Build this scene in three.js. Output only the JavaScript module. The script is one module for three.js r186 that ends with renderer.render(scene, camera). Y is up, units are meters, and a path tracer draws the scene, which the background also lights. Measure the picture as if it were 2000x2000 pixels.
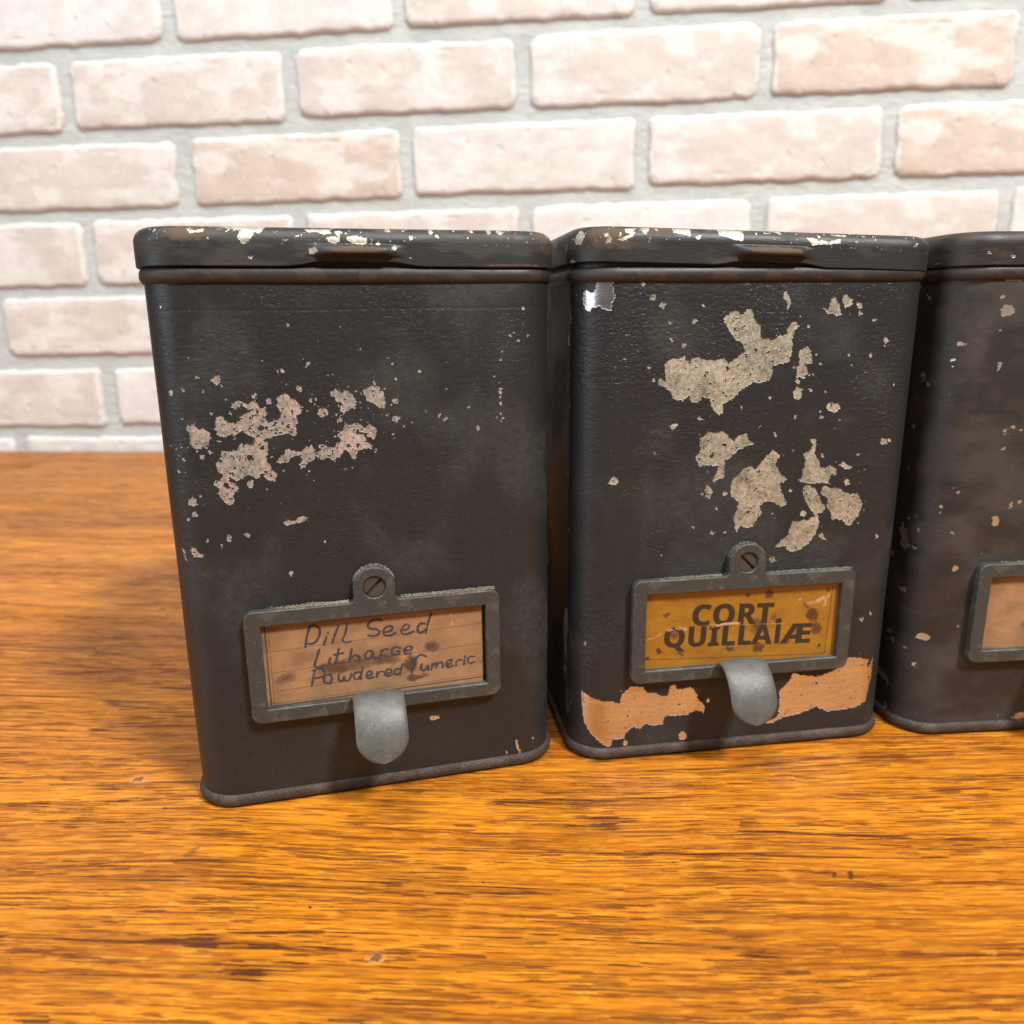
import * as THREE from 'three';
import { mergeGeometries } from 'three/addons/utils/BufferGeometryUtils.js';
import { RoundedBoxGeometry } from 'three/addons/geometries/RoundedBoxGeometry.js';
import { RectAreaLightUniformsLib } from 'three/addons/lights/RectAreaLightUniformsLib.js';

// ---------- camera, lights, exposure ----------
const scene = new THREE.Scene();
scene.background = new THREE.Color(0.10, 0.10, 0.10);
const camera = new THREE.PerspectiveCamera(66.21, 1, 0.01, 30);
camera.position.set(0, 0.1356, 0);
camera.rotation.order = 'YXZ';
camera.rotation.set(-0.2462, 0, -0.011);
camera.focus = 0.208;
camera.userData.fStop = 15.5;
const renderer = new THREE.WebGLRenderer({ antialias: true });
renderer.toneMapping = THREE.LinearToneMapping;
renderer.toneMappingExposure = 1.07;
renderer.shadowMap.enabled = true;
RectAreaLightUniformsLib.init();
// position, target, size, colour, intensity of each lamp of the room (all outside the frame)
const LAMPS = [
  { name: 'ceiling_light', label: 'small flat ceiling light panel giving the main warm light', at: [0.95, 1.75, 0.75], to: [0.05, 0.05, -0.25], w: 0.31, h: 0.31, color: [1, 0.975, 0.94], power: 205 },
  { name: 'ceiling_light', label: 'long flat ceiling light panel giving soft neutral light', at: [-0.35, 2.1, 0.35], to: [0, 0.1, -0.5], w: 1.5, h: 0.9, color: [1, 0.97, 0.94], power: 6.2 },
  { name: 'window_light', label: 'tall cool daylight window panel standing off to one side', at: [-1.7, 0.75, 0.75], to: [0, 0.1, -0.25], w: 0.7, h: 1.3, color: [0.72, 0.86, 1], power: 4 },
];

// ---------- helpers ----------
function rng(seed) { let a = seed >>> 0; return () => { a = (a + 0x6d2b79f5) | 0; let t = Math.imul(a ^ (a >>> 15), 1 | a); t = (t + Math.imul(t ^ (t >>> 7), 61 | t)) ^ t; return ((t ^ (t >>> 14)) >>> 0) / 4294967296; }; }
const LAT = new Float32Array(65536); { const r = rng(77); for (let i = 0; i < 65536; i++) LAT[i] = r(); }
function vn(x, y) {                                        // value noise 0..1
  const xf = Math.floor(x), yf = Math.floor(y); let u = x - xf, v = y - yf;
  u = u * u * (3 - 2 * u); v = v * v * (3 - 2 * v);
  const x0 = xf & 255, x1 = (xf + 1) & 255, y0 = (yf & 255) << 8, y1 = ((yf + 1) & 255) << 8;
  const a = LAT[y0 + x0], b = LAT[y0 + x1], c = LAT[y1 + x0], d = LAT[y1 + x1];
  return a + (b - a) * u + (c - a + (a - b - c + d) * u) * v;
}
function fbm(x, y, n) { let s = 0, a = 0.5, t = 0; for (let i = 0; i < n; i++) { s += a * vn(x, y); t += a; a *= 0.5; x = x * 2.03 + 17.3; y = y * 2.03 + 5.9; } return s / t; }
const clamp = (x, a = 0, b = 1) => (x < a ? a : x > b ? b : x);
const sm = (a, b, x) => { const t = clamp((x - a) / (b - a)); return t * t * (3 - 2 * t); };
const mix = (a, b, t) => a + (b - a) * t;
const s8 = (l) => { l = clamp(l); return 255 * (l <= 0.0031308 ? 12.92 * l : 1.055 * Math.pow(l, 1 / 2.4) - 0.055); };
const S8 = new Uint8Array(4097); for (let i = 0; i <= 4096; i++) S8[i] = Math.round(s8(i / 4096));
function tex(w, h, fill, srgb, wrap = THREE.RepeatWrapping) {      // row 0 is v = 0
  const d = new Uint8Array(w * h * 4), c = [0, 0, 0];
  for (let y = 0, k = 0; y < h; y++) for (let x = 0; x < w; x++, k += 4) {
    fill(c, x, y);
    if (srgb) { d[k] = S8[(clamp(c[0]) * 4096) | 0]; d[k + 1] = S8[(clamp(c[1]) * 4096) | 0]; d[k + 2] = S8[(clamp(c[2]) * 4096) | 0]; }
    else { d[k] = clamp(c[0]) * 255; d[k + 1] = clamp(c[1]) * 255; d[k + 2] = clamp(c[2]) * 255; }
    d[k + 3] = 255;
  }
  const t = new THREE.DataTexture(d, w, h, THREE.RGBAFormat);
  t.magFilter = THREE.LinearFilter; t.minFilter = THREE.LinearMipmapLinearFilter; t.generateMipmaps = true;
  t.wrapS = t.wrapT = wrap; if (srgb) t.colorSpace = THREE.SRGBColorSpace; t.needsUpdate = true;
  return t;
}
const taken = {};
function numbered(name) { const n = (taken[name] = (taken[name] ?? -1) + 1); return n ? `${name}_${String(n).padStart(3, '0')}` : name; }
function mesh(name, geometry, material, parent) { const m = new THREE.Mesh(geometry, material); m.name = name; m.castShadow = m.receiveShadow = true; parent.add(m); return m; }
function thing(name, userData) { const g = new THREE.Group(); g.name = numbered(name); g.userData = userData; scene.add(g); return g; }

// ---------- lamps ----------
for (const L of LAMPS) {
  const g = thing(L.name, { label: L.label, category: 'lamp' });
  g.position.set(...L.at); g.lookAt(...L.to);
  mesh('frame', new RoundedBoxGeometry(L.w + 0.05, L.h + 0.05, 0.03, 2, 0.006).translate(0, 0, -0.02), new THREE.MeshStandardMaterial({ color: 0xdddddd, roughness: 0.6 }), g);
  const e = new THREE.MeshStandardMaterial({ color: 0xffffff, roughness: 0.8 }); e.emissive.setRGB(...L.color); e.emissiveIntensity = Math.min(1.5, L.power * 0.4);
  mesh('diffuser', new THREE.BoxGeometry(L.w, L.h, 0.006), e, g);
  const light = new THREE.RectAreaLight(new THREE.Color().setRGB(...L.color), L.power, L.w, L.h);
  light.name = L.name + '_glow'; light.rotation.y = Math.PI; light.position.z = 0.012; g.add(light);
}

// ---------- outlines of the bare-metal chips and the handwriting, in mm on the canister fronts ----------
const CHIPS_A = [
  [-44.6,109.8,-43.9,109.1,-43.1,109.9,-42.4,108.7,-41.7,108.2,-40.7,108.6,-39.2,107.2,-39.6,105.5,-40.1,104.5,-40.4,103.2,-41.5,103.9,-42.2,103.3,-43.3,103.2,-44.2,104.4,-44.4,106.1,-44.1,107.1,-44.9,108.3],
  [-30.7,114.8,-29.6,114.4,-28.1,115.2,-27.1,114.4,-26.7,113.1,-25.4,113.4,-25.4,111.4,-26.4,110.5,-25.3,110.2,-25.2,109.3,-23.2,109.6,-21.9,110.4,-21.4,111.9,-22.4,113.4,-22.2,115.8,-20,116.9,-19,115.5,-17.6,114.8,-16.2,113,-16.5,111.7,-17.9,110.4,-17.5,109,-18.4,108.3,-18,106.9,-18.8,105.7,-20.5,106.3,-22.5,106.1,-24.9,105.5,-26.6,105.1,-25.5,104.2,-25.7,101.8,-26.1,100.7,-26.2,99.7,-25.3,98.6,-25.1,96.8,-23.8,96,-24.5,94,-26.4,94.6,-27.7,95.6,-29,95.1,-30.6,96.1,-31.9,95.8,-33.3,94.9,-34.3,94.9,-34.9,95.6,-35.8,95.9,-35.6,94.6,-34.1,93.5,-33.4,92.4,-34.6,91.8,-35.3,91.1,-34.8,89.7,-35.9,88.3,-37,88.9,-38,90.1,-38.7,91.3,-38.4,92.7,-39.6,93.8,-39,95.2,-37.9,94.8,-37.2,96.5,-38.3,97.2,-38.7,99.3,-37.5,100.3,-37.1,102.7,-34.9,102.2,-33.3,102.8,-32.5,104.2,-31,104.3,-29.6,103.5,-28.8,105,-28.5,105.7,-29.7,106.1,-31.5,107.5,-32.5,107.2,-33.6,106.3,-34.8,106.7,-35.9,105.9,-37.4,106.4,-38,108.2,-37.4,111.2,-36,111.4,-35,109.9,-33,109.6,-31.6,110.2,-31.9,111.1,-30.5,111.7,-29.6,112.5,-30,113.6,-30.8,113.8],
  [-33.6,114.4,-32.4,115.3,-31,114.9,-31.3,113.8,-32.6,113.2,-33.4,113.5],
  [-23.8,98.8,-23,99.9,-22,100.8,-21.5,101.9,-19.8,102.3,-18.6,101.6,-17.2,101.6,-16.5,102.5,-14.8,103.1,-14,102.2,-13.6,100.8,-12.2,101.7,-12.8,102.8,-11.7,103.1,-10.1,102.3,-8.7,102.3,-8.3,103.3,-6.6,103.9,-7.7,105,-7.6,106.3,-6.2,106.7,-5.7,108.6,-4.2,107.9,-3.2,108.4,-1.5,107.9,-1,107,0.6,108,2.4,106.7,2.2,104.9,1.4,103.9,0.1,104.7,-0.6,105.8,-1,105.1,-0.4,103.6,1,102.1,0.6,101.3,-1.2,101.5,-2.6,101.2,-3.3,99.9,-3.9,98.5,-4.9,100.3,-6.4,101.6,-7.5,99.7,-9.3,98.8,-10.8,99.6,-12.3,98.9,-13.6,100.1,-14.4,99,-15.8,98.8,-16.4,97.4,-17.7,97.1,-18.3,98,-17.2,99.2,-17.6,100.6,-18.6,100.7,-20,99.7,-21.5,98.7],
  [-8.8,116.9,-7.4,117.3,-6.1,116.6,-4.4,116.9,-3.1,115.3,-2.4,113.5,-3,112.2,-5,111.9,-5.9,110.9,-6.6,111.6,-6.6,113.4,-7.6,114.9,-8.7,115.7],
  [-12.4,112.2,-11.1,112.7,-9.8,112.1,-9.9,110.7,-11.6,110.3,-12.4,111],
  [-46.8,88.7,-46.3,90.4,-45,90.9,-43.8,89.8,-44.6,88.8,-46.2,88.4],
  [-47.4,77.1,-46.1,77.5,-45.5,76.4,-44.2,75.2,-44.7,74.7,-46.7,74.8,-47.4,75.6],
  [-50.8,76.8,-49.8,76.4,-49.6,74.7,-49.1,73.4,-50,73.7,-50.8,75.6],
  [-37.8,79.9,-36.9,80.7,-36.6,79.4,-37,78.6,-37.8,78.6],
  [-23.2,82.6,-22,83.4,-20,82.9,-19.2,84.1,-16.8,83.7,-17.6,83,-19.3,82.4,-21.7,82.1,-22.4,81.8],
  [-33.7,80.1,-32.6,80.6,-31.7,79.8,-32.8,79.3],
  [-22.9,69,-21.7,69.1,-22.5,67.3],
  [-37.8,120.4,-36.6,121.6,-35.4,121.4,-35.8,119.7,-36.5,119.4,-37.3,120.3],
  [-0.7,116.8,1,117.8,3.8,117.7,4.6,116,5.1,113.5,4.5,111.9,2.5,112.9,0.2,114.4],
  [-44.6,86.3,-44.7,85.8,-45.1,85.8,-45.6,85.7,-45.7,86.1,-45.9,86.6,-45.4,87,-45,87.1,-44.8,86.7],
  [-46.8,85,-47,84.8,-47.2,84.6,-47.4,84.7,-47.7,85,-47.5,85.3,-47.4,85.5,-47.1,85.4,-46.8,85.4],
  [-42.8,91.1,-43,90.8,-43.2,90.6,-43.5,90.8,-43.6,91,-43.6,91.3,-43.4,91.4,-43.1,91.6,-42.9,91.4],
  [-41.2,101.2,-41.4,100.7,-41.7,100.6,-42,100.8,-42.4,101,-42.2,101.5,-42,101.7,-41.6,101.9,-41.2,101.6],
  [-39.2,102.4,-39.2,102.2,-39.5,102,-39.8,102.1,-39.8,102.4,-40,102.6,-39.7,102.9,-39.4,102.8,-39.3,102.7],
  [-44.5,118.4,-44.5,118.1,-44.8,118,-45,118.1,-45.1,118.3,-45.2,118.5,-44.9,118.6,-44.7,118.7,-44.6,118.6],
  [-47.5,117.6,-47.9,117.2,-48.2,116.8,-48.6,117.2,-49,117.5,-48.7,118,-48.6,118.2,-48.1,118.3,-47.6,118.2],
  [-40.5,121.2,-40.6,121,-40.8,120.9,-41,120.9,-41.1,121.1,-41.2,121.3,-40.9,121.5,-40.7,121.5,-40.6,121.4],
  [-35.2,119.1,-35.2,119,-35.4,118.8,-35.6,118.9,-35.7,119,-35.6,119.3,-35.5,119.4,-35.3,119.4,-35.1,119.4],
  [-39.6,117.8,-39.8,117.6,-39.9,117.5,-40,117.6,-40.2,117.8,-40.1,118,-40,118.1,-39.8,118.1,-39.6,118],
  [-27.4,116.3,-27.5,115.9,-27.8,115.8,-28.2,116,-28.4,116.1,-28.3,116.5,-28.1,116.7,-27.7,116.9,-27.4,116.7],
  [-23.7,114.8,-23.7,114.4,-24.2,114.2,-24.8,114.1,-24.8,114.6,-25.1,115.1,-24.5,115.6,-24.1,115.6,-23.8,115.2],
  [-34.4,115.8,-34.6,115.6,-34.7,115.4,-34.9,115.5,-35.2,115.7,-35,116,-35,116.1,-34.7,116.1,-34.4,116],
  [-38.1,112.2,-38.1,112,-38.4,111.8,-38.7,111.8,-38.8,112.1,-38.8,112.4,-38.6,112.7,-38.3,112.6,-38.1,112.4],
  [-33.8,112.1,-34,111.8,-34.1,111.8,-34.3,111.8,-34.5,112,-34.4,112.2,-34.3,112.4,-34.1,112.5,-33.9,112.3],
  [-37,105.1,-37.2,105,-37.3,104.7,-37.6,104.8,-37.8,105.1,-37.6,105.3,-37.6,105.5,-37.3,105.4,-37,105.4],
  [-23.8,95.7,-24,95.4,-24.3,95,-24.7,95.3,-24.8,95.6,-24.9,96,-24.6,96.2,-24.2,96.2,-24,96.1],
  [-29.8,93.7,-29.9,93.2,-30.6,92.7,-31.2,92.7,-31.5,93.5,-31.4,94.1,-31,94.8,-30.4,94.5,-29.8,94.2],
  [-48.1,97.6,-48.1,97.4,-48.4,97.3,-48.7,97.2,-48.8,97.5,-48.8,97.8,-48.6,98.1,-48.3,98.2,-48.1,97.9],
  [-12.7,76.7,-12.7,76.5,-13,76.3,-13.2,76.4,-13.2,76.6,-13.3,76.9,-13.1,77,-12.9,77,-12.7,76.9],
  [-16.1,117.8,-16.1,117.3,-16.6,117.2,-17.2,117.1,-17.3,117.5,-17.4,118,-17,118.5,-16.5,118.6,-16.1,118.2],
  [-20.6,119.4,-20.6,119.2,-20.8,119.2,-21,119.2,-21,119.3,-21.1,119.5,-20.9,119.6,-20.7,119.8,-20.6,119.6],
  [-20.1,122.4,-20,122.1,-20.4,121.9,-20.7,122.1,-20.8,122.3,-20.9,122.6,-20.6,122.8,-20.3,122.8,-20.1,122.8],
  [-19.3,118.9,-19.4,118.8,-19.5,118.7,-19.7,118.6,-19.8,118.8,-19.7,119,-19.7,119.2,-19.5,119.1,-19.3,119],
  [-42.4,79.4,-42.4,79.2,-42.6,79,-42.9,79,-42.9,79.3,-43,79.5,-42.7,79.8,-42.5,79.7,-42.4,79.6],
  [-39,77.6,-39.1,77.3,-39.3,77.2,-39.6,77.4,-39.8,77.5,-39.7,77.9,-39.5,78,-39.3,78,-39,78],
  [-33.6,105.4,-33.6,105.3,-33.8,105.1,-34,105.2,-34,105.4,-34.1,105.5,-33.9,105.7,-33.8,105.6,-33.7,105.6],
  [-7.2,110.8,-7.2,110.6,-7.4,110.5,-7.7,110.5,-7.7,110.7,-7.9,110.9,-7.6,111.1,-7.4,111.2,-7.3,111],
  [-6.4,109.4,-6.3,109.1,-6.7,108.8,-7,109,-7,109.3,-7.2,109.6,-6.9,109.8,-6.6,109.7,-6.4,109.7],
  [-13.5,114.6,-13.6,114.4,-13.9,114.1,-14.2,114.2,-14.3,114.5,-14.4,114.8,-14.1,115.1,-13.8,115,-13.6,114.9],
  [-12.5,114.9,-12.6,114.8,-12.7,114.7,-12.9,114.8,-13,114.9,-13,115,-12.9,115.1,-12.7,115.2,-12.5,115.1],
  [2.2,100.6,2,100.4,1.8,100.3,1.6,100.4,1.4,100.5,1.5,100.8,1.6,100.9,1.8,101.1,2,100.9],
  [-8.7,98.4,-8.7,98.2,-8.9,98,-9.1,98.2,-9.2,98.3,-9.2,98.5,-9.1,98.6,-8.9,98.6,-8.7,98.6],
  [-15.3,96.1,-15.4,95.9,-15.6,95.7,-15.7,95.8,-16,96,-15.8,96.2,-15.8,96.4,-15.5,96.3,-15.3,96.3],
  [-5.7,96.2,-5.8,96,-5.9,95.9,-6,96,-6.2,96.1,-6.1,96.3,-6,96.3,-5.9,96.4,-5.7,96.3],
  [-46.5,100.8,-46.5,100.6,-46.7,100.6,-46.8,100.6,-46.9,100.7,-47,100.9,-46.8,101,-46.6,101.1,-46.5,101],
  [-48.4,103.3,-48.4,103.1,-48.6,103.1,-48.7,103.1,-48.8,103.2,-48.8,103.4,-48.7,103.4,-48.5,103.6,-48.4,103.4],
  [-50.3,103.9,-50.4,103.8,-50.5,103.6,-50.6,103.7,-50.8,103.8,-50.7,104,-50.6,104.1,-50.5,104,-50.4,104],
  [-46.3,97.4,-46.5,97.2,-46.5,97.2,-46.7,97.2,-46.8,97.3,-46.7,97.5,-46.6,97.6,-46.5,97.6,-46.4,97.5],
  [-46.8,103.9,-46.8,103.7,-47,103.6,-47.1,103.7,-47.1,103.8,-47.2,104,-47,104,-46.9,104.1,-46.8,104],
  [8.5,113.7,8.4,113.2,7.8,112.9,7.4,113.2,7,113.5,7.1,114.1,7.4,114.3,7.9,114.5,8.5,114.3],
  [8.7,109,8.2,108.5,7.8,108.2,7.3,108.1,6.7,108.8,7.1,109.3,7.2,109.9,7.9,109.8,8.5,109.4],
  [5.8,110.1,5.7,110,5.5,109.8,5.3,109.9,5.2,110.1,5.2,110.3,5.4,110.4,5.6,110.4,5.7,110.4],
  [6.8,112.6,6.7,112.4,6.5,112.2,6.3,112.2,6.2,112.5,6.1,112.7,6.4,112.9,6.6,112.9,6.7,112.8],
  [5.2,117,5.2,116.8,5,116.7,4.8,116.7,4.7,116.9,4.7,117.1,4.8,117.2,5,117.2,5.1,117.2],
  [15,121.3,14.9,121,14.6,120.9,14.3,120.8,14.2,121.2,14.1,121.4,14.4,121.8,14.7,121.7,14.9,121.5],
  [30.6,105.5,30.4,105.2,30.1,104.9,29.7,105,29.5,105.4,29.4,105.8,29.8,106.1,30.1,106,30.4,105.9],
  [19.8,109.6,19.6,109.3,19.4,109,19.1,109.2,18.9,109.5,18.9,109.8,19.1,110,19.4,109.9,19.6,109.9],
  [21.5,108.4,21.2,108.1,21,107.8,20.7,108,20.4,108.3,20.5,108.6,20.6,108.8,21,108.7,21.3,108.7],
  [39.9,130.2,39.8,129.9,39.5,129.9,39.2,129.9,39.1,130,39,130.3,39.3,130.5,39.6,130.7,39.7,130.4],
  [40.5,131.1,40.3,130.9,40.2,130.9,40.1,130.9,40,131,40,131.1,40.1,131.2,40.2,131.3,40.4,131.2],
  [44.9,130.1,44.8,129.8,44.6,129.8,44.2,129.7,44,129.9,44.1,130.3,44.2,130.5,44.5,130.7,44.9,130.4],
  [41.8,129,41.8,128.8,41.5,128.7,41.2,128.6,41.2,128.9,41.1,129.1,41.3,129.4,41.6,129.4,41.7,129.2],
  [43.4,137.3,43.1,137,42.9,136.8,42.6,136.8,42.3,137.1,42.5,137.4,42.6,137.7,42.9,137.6,43.3,137.5],
  [37.2,125.9,37.3,125.8,37,125.6,36.8,125.7,36.8,125.9,36.7,126.1,36.9,126.2,37.1,126.2,37.2,126.2],
  [37,123.9,36.8,123.8,36.7,123.6,36.5,123.7,36.3,123.9,36.3,124.1,36.5,124.2,36.7,124.2,36.8,124.2],
  [35.2,119.6,35.1,119.4,34.9,119.2,34.7,119.3,34.7,119.5,34.6,119.7,34.8,119.8,35,119.8,35.1,119.8],
  [36.8,116.1,36.6,115.9,36.4,115.7,36.2,115.8,35.8,116,36,116.3,36.1,116.4,36.4,116.5,36.7,116.4],
  [36.8,115,36.6,114.8,36.4,114.6,36.1,114.6,35.8,115,36,115.2,36,115.5,36.4,115.4,36.7,115.3],
  [36.4,117.6,36.4,117.4,36.2,117.3,36,117.3,35.9,117.5,36,117.6,36,117.8,36.2,117.8,36.4,117.7],
  [36.6,112,36.6,111.8,36.4,111.7,36.2,111.8,36.1,111.9,36,112.1,36.2,112.2,36.4,112.3,36.6,112.2],
  [36.6,113.8,36.5,113.6,36.3,113.6,36.2,113.6,35.9,113.7,36.1,113.9,36.1,114,36.3,114.1,36.6,114],
  [36.7,109.4,36.4,109.2,36.3,109.2,36.1,109.1,35.8,109.3,35.9,109.6,36,109.8,36.3,109.9,36.6,109.6],
  [35.6,108.2,35.4,108,35.3,107.9,35.2,108,34.9,108.1,35,108.3,35.1,108.4,35.3,108.5,35.5,108.4],
  [37.3,107.9,37.2,107.8,37,107.5,36.8,107.6,36.6,107.9,36.7,108.1,36.7,108.3,37,108.2,37.3,108.2],
  [36.8,107,36.6,106.9,36.4,106.7,36.2,106.8,36,107,36,107.2,36.2,107.4,36.4,107.3,36.6,107.3],
  [27.5,124.2,27.4,124,27.4,124,27.2,124,27.1,124.1,27.2,124.2,27.2,124.3,27.4,124.3,27.5,124.3],
  [6.6,124.9,6.6,124.7,6.4,124.6,6.2,124.7,6.2,124.8,6.1,125,6.3,125.2,6.4,125.1,6.6,125.1],
  [7.8,123.6,7.7,123.4,7.5,123.3,7.3,123.3,7.2,123.5,7.2,123.7,7.3,123.9,7.5,123.8,7.7,123.8],
  [8.6,119.4,8.4,119.3,8.2,119.1,8.1,119.2,7.8,119.4,8,119.6,8,119.8,8.2,119.7,8.5,119.7],
  [3,118.8,2.8,118.5,2.5,118.2,2.2,118.4,2,118.7,2,119,2.3,119.2,2.6,119.1,2.8,119.1],
  [27.7,111.4,27.6,111.2,27.4,111.2,27.2,111.2,27.1,111.3,27.1,111.5,27.2,111.6,27.4,111.8,27.6,111.6],
  [21.9,123.4,21.9,123.3,21.8,123.2,21.6,123.3,21.6,123.4,21.5,123.5,21.7,123.6,21.8,123.6,21.8,123.6],
  [21.6,116.4,21.5,116.3,21.4,116.2,21.2,116.2,21.2,116.4,21.1,116.5,21.2,116.6,21.4,116.6,21.5,116.6],
  [15.7,111,15.6,110.8,15.6,110.8,15.4,110.8,15.4,110.9,15.3,111,15.4,111.1,15.6,111.2,15.6,111.1],
  [7.3,105,7.2,104.8,7,104.8,6.8,104.8,6.7,104.9,6.6,105.2,6.9,105.3,7.1,105.4,7.2,105.2],
  [10,107,10,106.9,9.8,106.8,9.6,106.9,9.6,107,9.5,107.2,9.6,107.3,9.8,107.2,9.9,107.2],
  [12.1,108,12,107.9,11.9,107.8,11.8,107.9,11.7,108,11.8,108.1,11.8,108.2,11.9,108.2,12.1,108.2],
  [2.2,100.7,2,100.5,1.8,100.3,1.6,100.4,1.4,100.6,1.5,100.9,1.6,101.1,1.8,101,2.1,101],
  [43.2,132.9,43.1,132.9,43,132.8,42.9,132.8,42.8,132.9,42.9,133,42.9,133.1,43,133.1,43.1,133],
  [-48,138.2,-48,138.1,-48.2,138,-48.4,138,-48.4,138.2,-48.4,138.3,-48.3,138.5,-48.1,138.5,-48,138.4],
  [-17.8,133.7,-18,133.5,-18.2,133.3,-18.4,133.4,-18.5,133.6,-18.4,133.8,-18.4,134,-18.1,133.9,-17.9,133.9],
  [-5.2,133.2,-5.2,133.1,-5.4,133.1,-5.5,133.1,-5.6,133.2,-5.6,133.3,-5.5,133.4,-5.3,133.5,-5.3,133.4],
  [-11,129.7,-11,129.6,-11.1,129.6,-11.2,129.6,-11.3,129.7,-11.3,129.8,-11.2,129.9,-11.1,129.8,-11,129.8],
  [-47.8,127.2,-47.9,127.1,-48,127.1,-48,127.1,-48.1,127.2,-48,127.2,-48,127.4,-47.9,127.3,-47.8,127.3],
  [-42.2,126,-42.3,125.8,-42.4,125.8,-42.5,125.8,-42.6,125.9,-42.6,126,-42.5,126.1,-42.4,126.2,-42.3,126.1],
  [-25,125.2,-25.1,125,-25.2,125,-25.3,125,-25.4,125.1,-25.4,125.2,-25.3,125.3,-25.1,125.4,-25,125.3],
  [-13.5,124.3,-13.4,124,-13.9,123.7,-14.3,123.9,-14.3,124.2,-14.5,124.5,-14.1,124.7,-13.8,124.7,-13.6,124.7],
  [-14.2,123.5,-14.3,123.3,-14.4,123.2,-14.6,123.3,-14.8,123.4,-14.6,123.6,-14.6,123.7,-14.4,123.7,-14.2,123.7],
  [-15,125.1,-15,124.9,-15.1,124.9,-15.3,124.9,-15.4,125,-15.3,125.1,-15.3,125.2,-15.1,125.3,-15,125.2],
  [-20.2,122.3,-20.2,122,-20.4,122,-20.6,122,-20.7,122.2,-20.8,122.4,-20.5,122.6,-20.3,122.7,-20.2,122.5],
  [-21.5,122.1,-21.6,121.9,-21.7,121.9,-21.9,121.9,-22,122,-21.9,122.2,-21.9,122.4,-21.7,122.4,-21.5,122.2],
  [-9,121,-9,120.8,-9.2,120.8,-9.3,120.9,-9.3,120.9,-9.4,121.1,-9.3,121.1,-9.1,121.2,-9,121.2],
  [-22,68.7,-22,68.2,-22.4,68.1,-22.8,68.3,-23,68.5,-23,69,-22.7,69.2,-22.3,69.4,-22,69.1],
  [13.3,20.5,16.2,20.6,16.4,19.5,14.7,19.3,13.5,19.4],
  [39.5,8.9,40.3,8.8,41,5.3,41.7,3.2,41,3.6,40,6],
  [46,8.2,45.8,8,45.6,7.8,45.4,7.9,45.1,8.2,45.2,8.4,45.3,8.7,45.6,8.5,45.8,8.4],
  [37.2,5,37.2,4.8,36.9,4.8,36.6,4.7,36.6,5,36.4,5.2,36.7,5.5,36.9,5.5,37.1,5.2]];
const HOLES_A = [
  [-29.6,100.6,-29.5,100.2,-30.2,99.7,-30.7,100,-30.8,100.5,-31,101,-30.5,101.4,-30,101.3,-29.6,101.2],
  [-26,108,-26.5,107.5,-26.7,107.3,-27.1,107.5,-27.6,107.8,-27.3,108.3,-27.2,108.5,-26.6,108.8,-26.2,108.5],
  [-36.2,109.3,-36.2,109,-36.5,108.9,-36.7,109,-36.8,109.1,-36.9,109.4,-36.6,109.5,-36.4,109.7,-36.2,109.5],
  [-29.2,110.8,-29.2,110.6,-29.4,110.6,-29.7,110.5,-29.8,110.7,-29.8,110.9,-29.6,111.2,-29.4,111.2,-29.3,111],
  [-22.8,107.4,-22.8,107.1,-23.1,107,-23.3,107.2,-23.4,107.3,-23.4,107.6,-23.2,107.7,-23,107.8,-22.8,107.7],
  [-28.6,107.1,-28.6,106.9,-28.8,106.7,-29,106.9,-29,107,-29.1,107.2,-28.9,107.3,-28.8,107.3,-28.6,107.3],
  [-18.5,112.1,-18.5,111.9,-18.7,111.8,-19,111.8,-19,112,-19.1,112.2,-18.9,112.4,-18.7,112.5,-18.5,112.3],
  [-42.6,104.7,-42.8,104.5,-43,104.4,-43.2,104.5,-43.4,104.7,-43.3,104.9,-43.2,105,-43,105,-42.8,105],
  [-37,94.4,-36,94,-35.8,92.9,-36.8,92.6,-37.4,93.4],
  [-36.4,91.4,-36.3,91.2,-36.6,91,-36.8,91.2,-36.8,91.3,-36.9,91.5,-36.7,91.6,-36.5,91.6,-36.4,91.6],
  [-3.6,104.5,-3.6,104.3,-3.7,104.3,-3.9,104.3,-3.9,104.4,-4,104.6,-3.8,104.7,-3.7,104.8,-3.6,104.6],
  [-31.4,103.4,-31.3,103.2,-31.6,103.2,-31.8,103.1,-31.8,103.3,-31.9,103.5,-31.7,103.7,-31.5,103.8,-31.4,103.6],
  [-35.8,97.4,-35.8,97.2,-36,97.2,-36.2,97.3,-36.2,97.4,-36.3,97.6,-36.1,97.6,-35.9,97.7,-35.8,97.7]];
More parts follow.
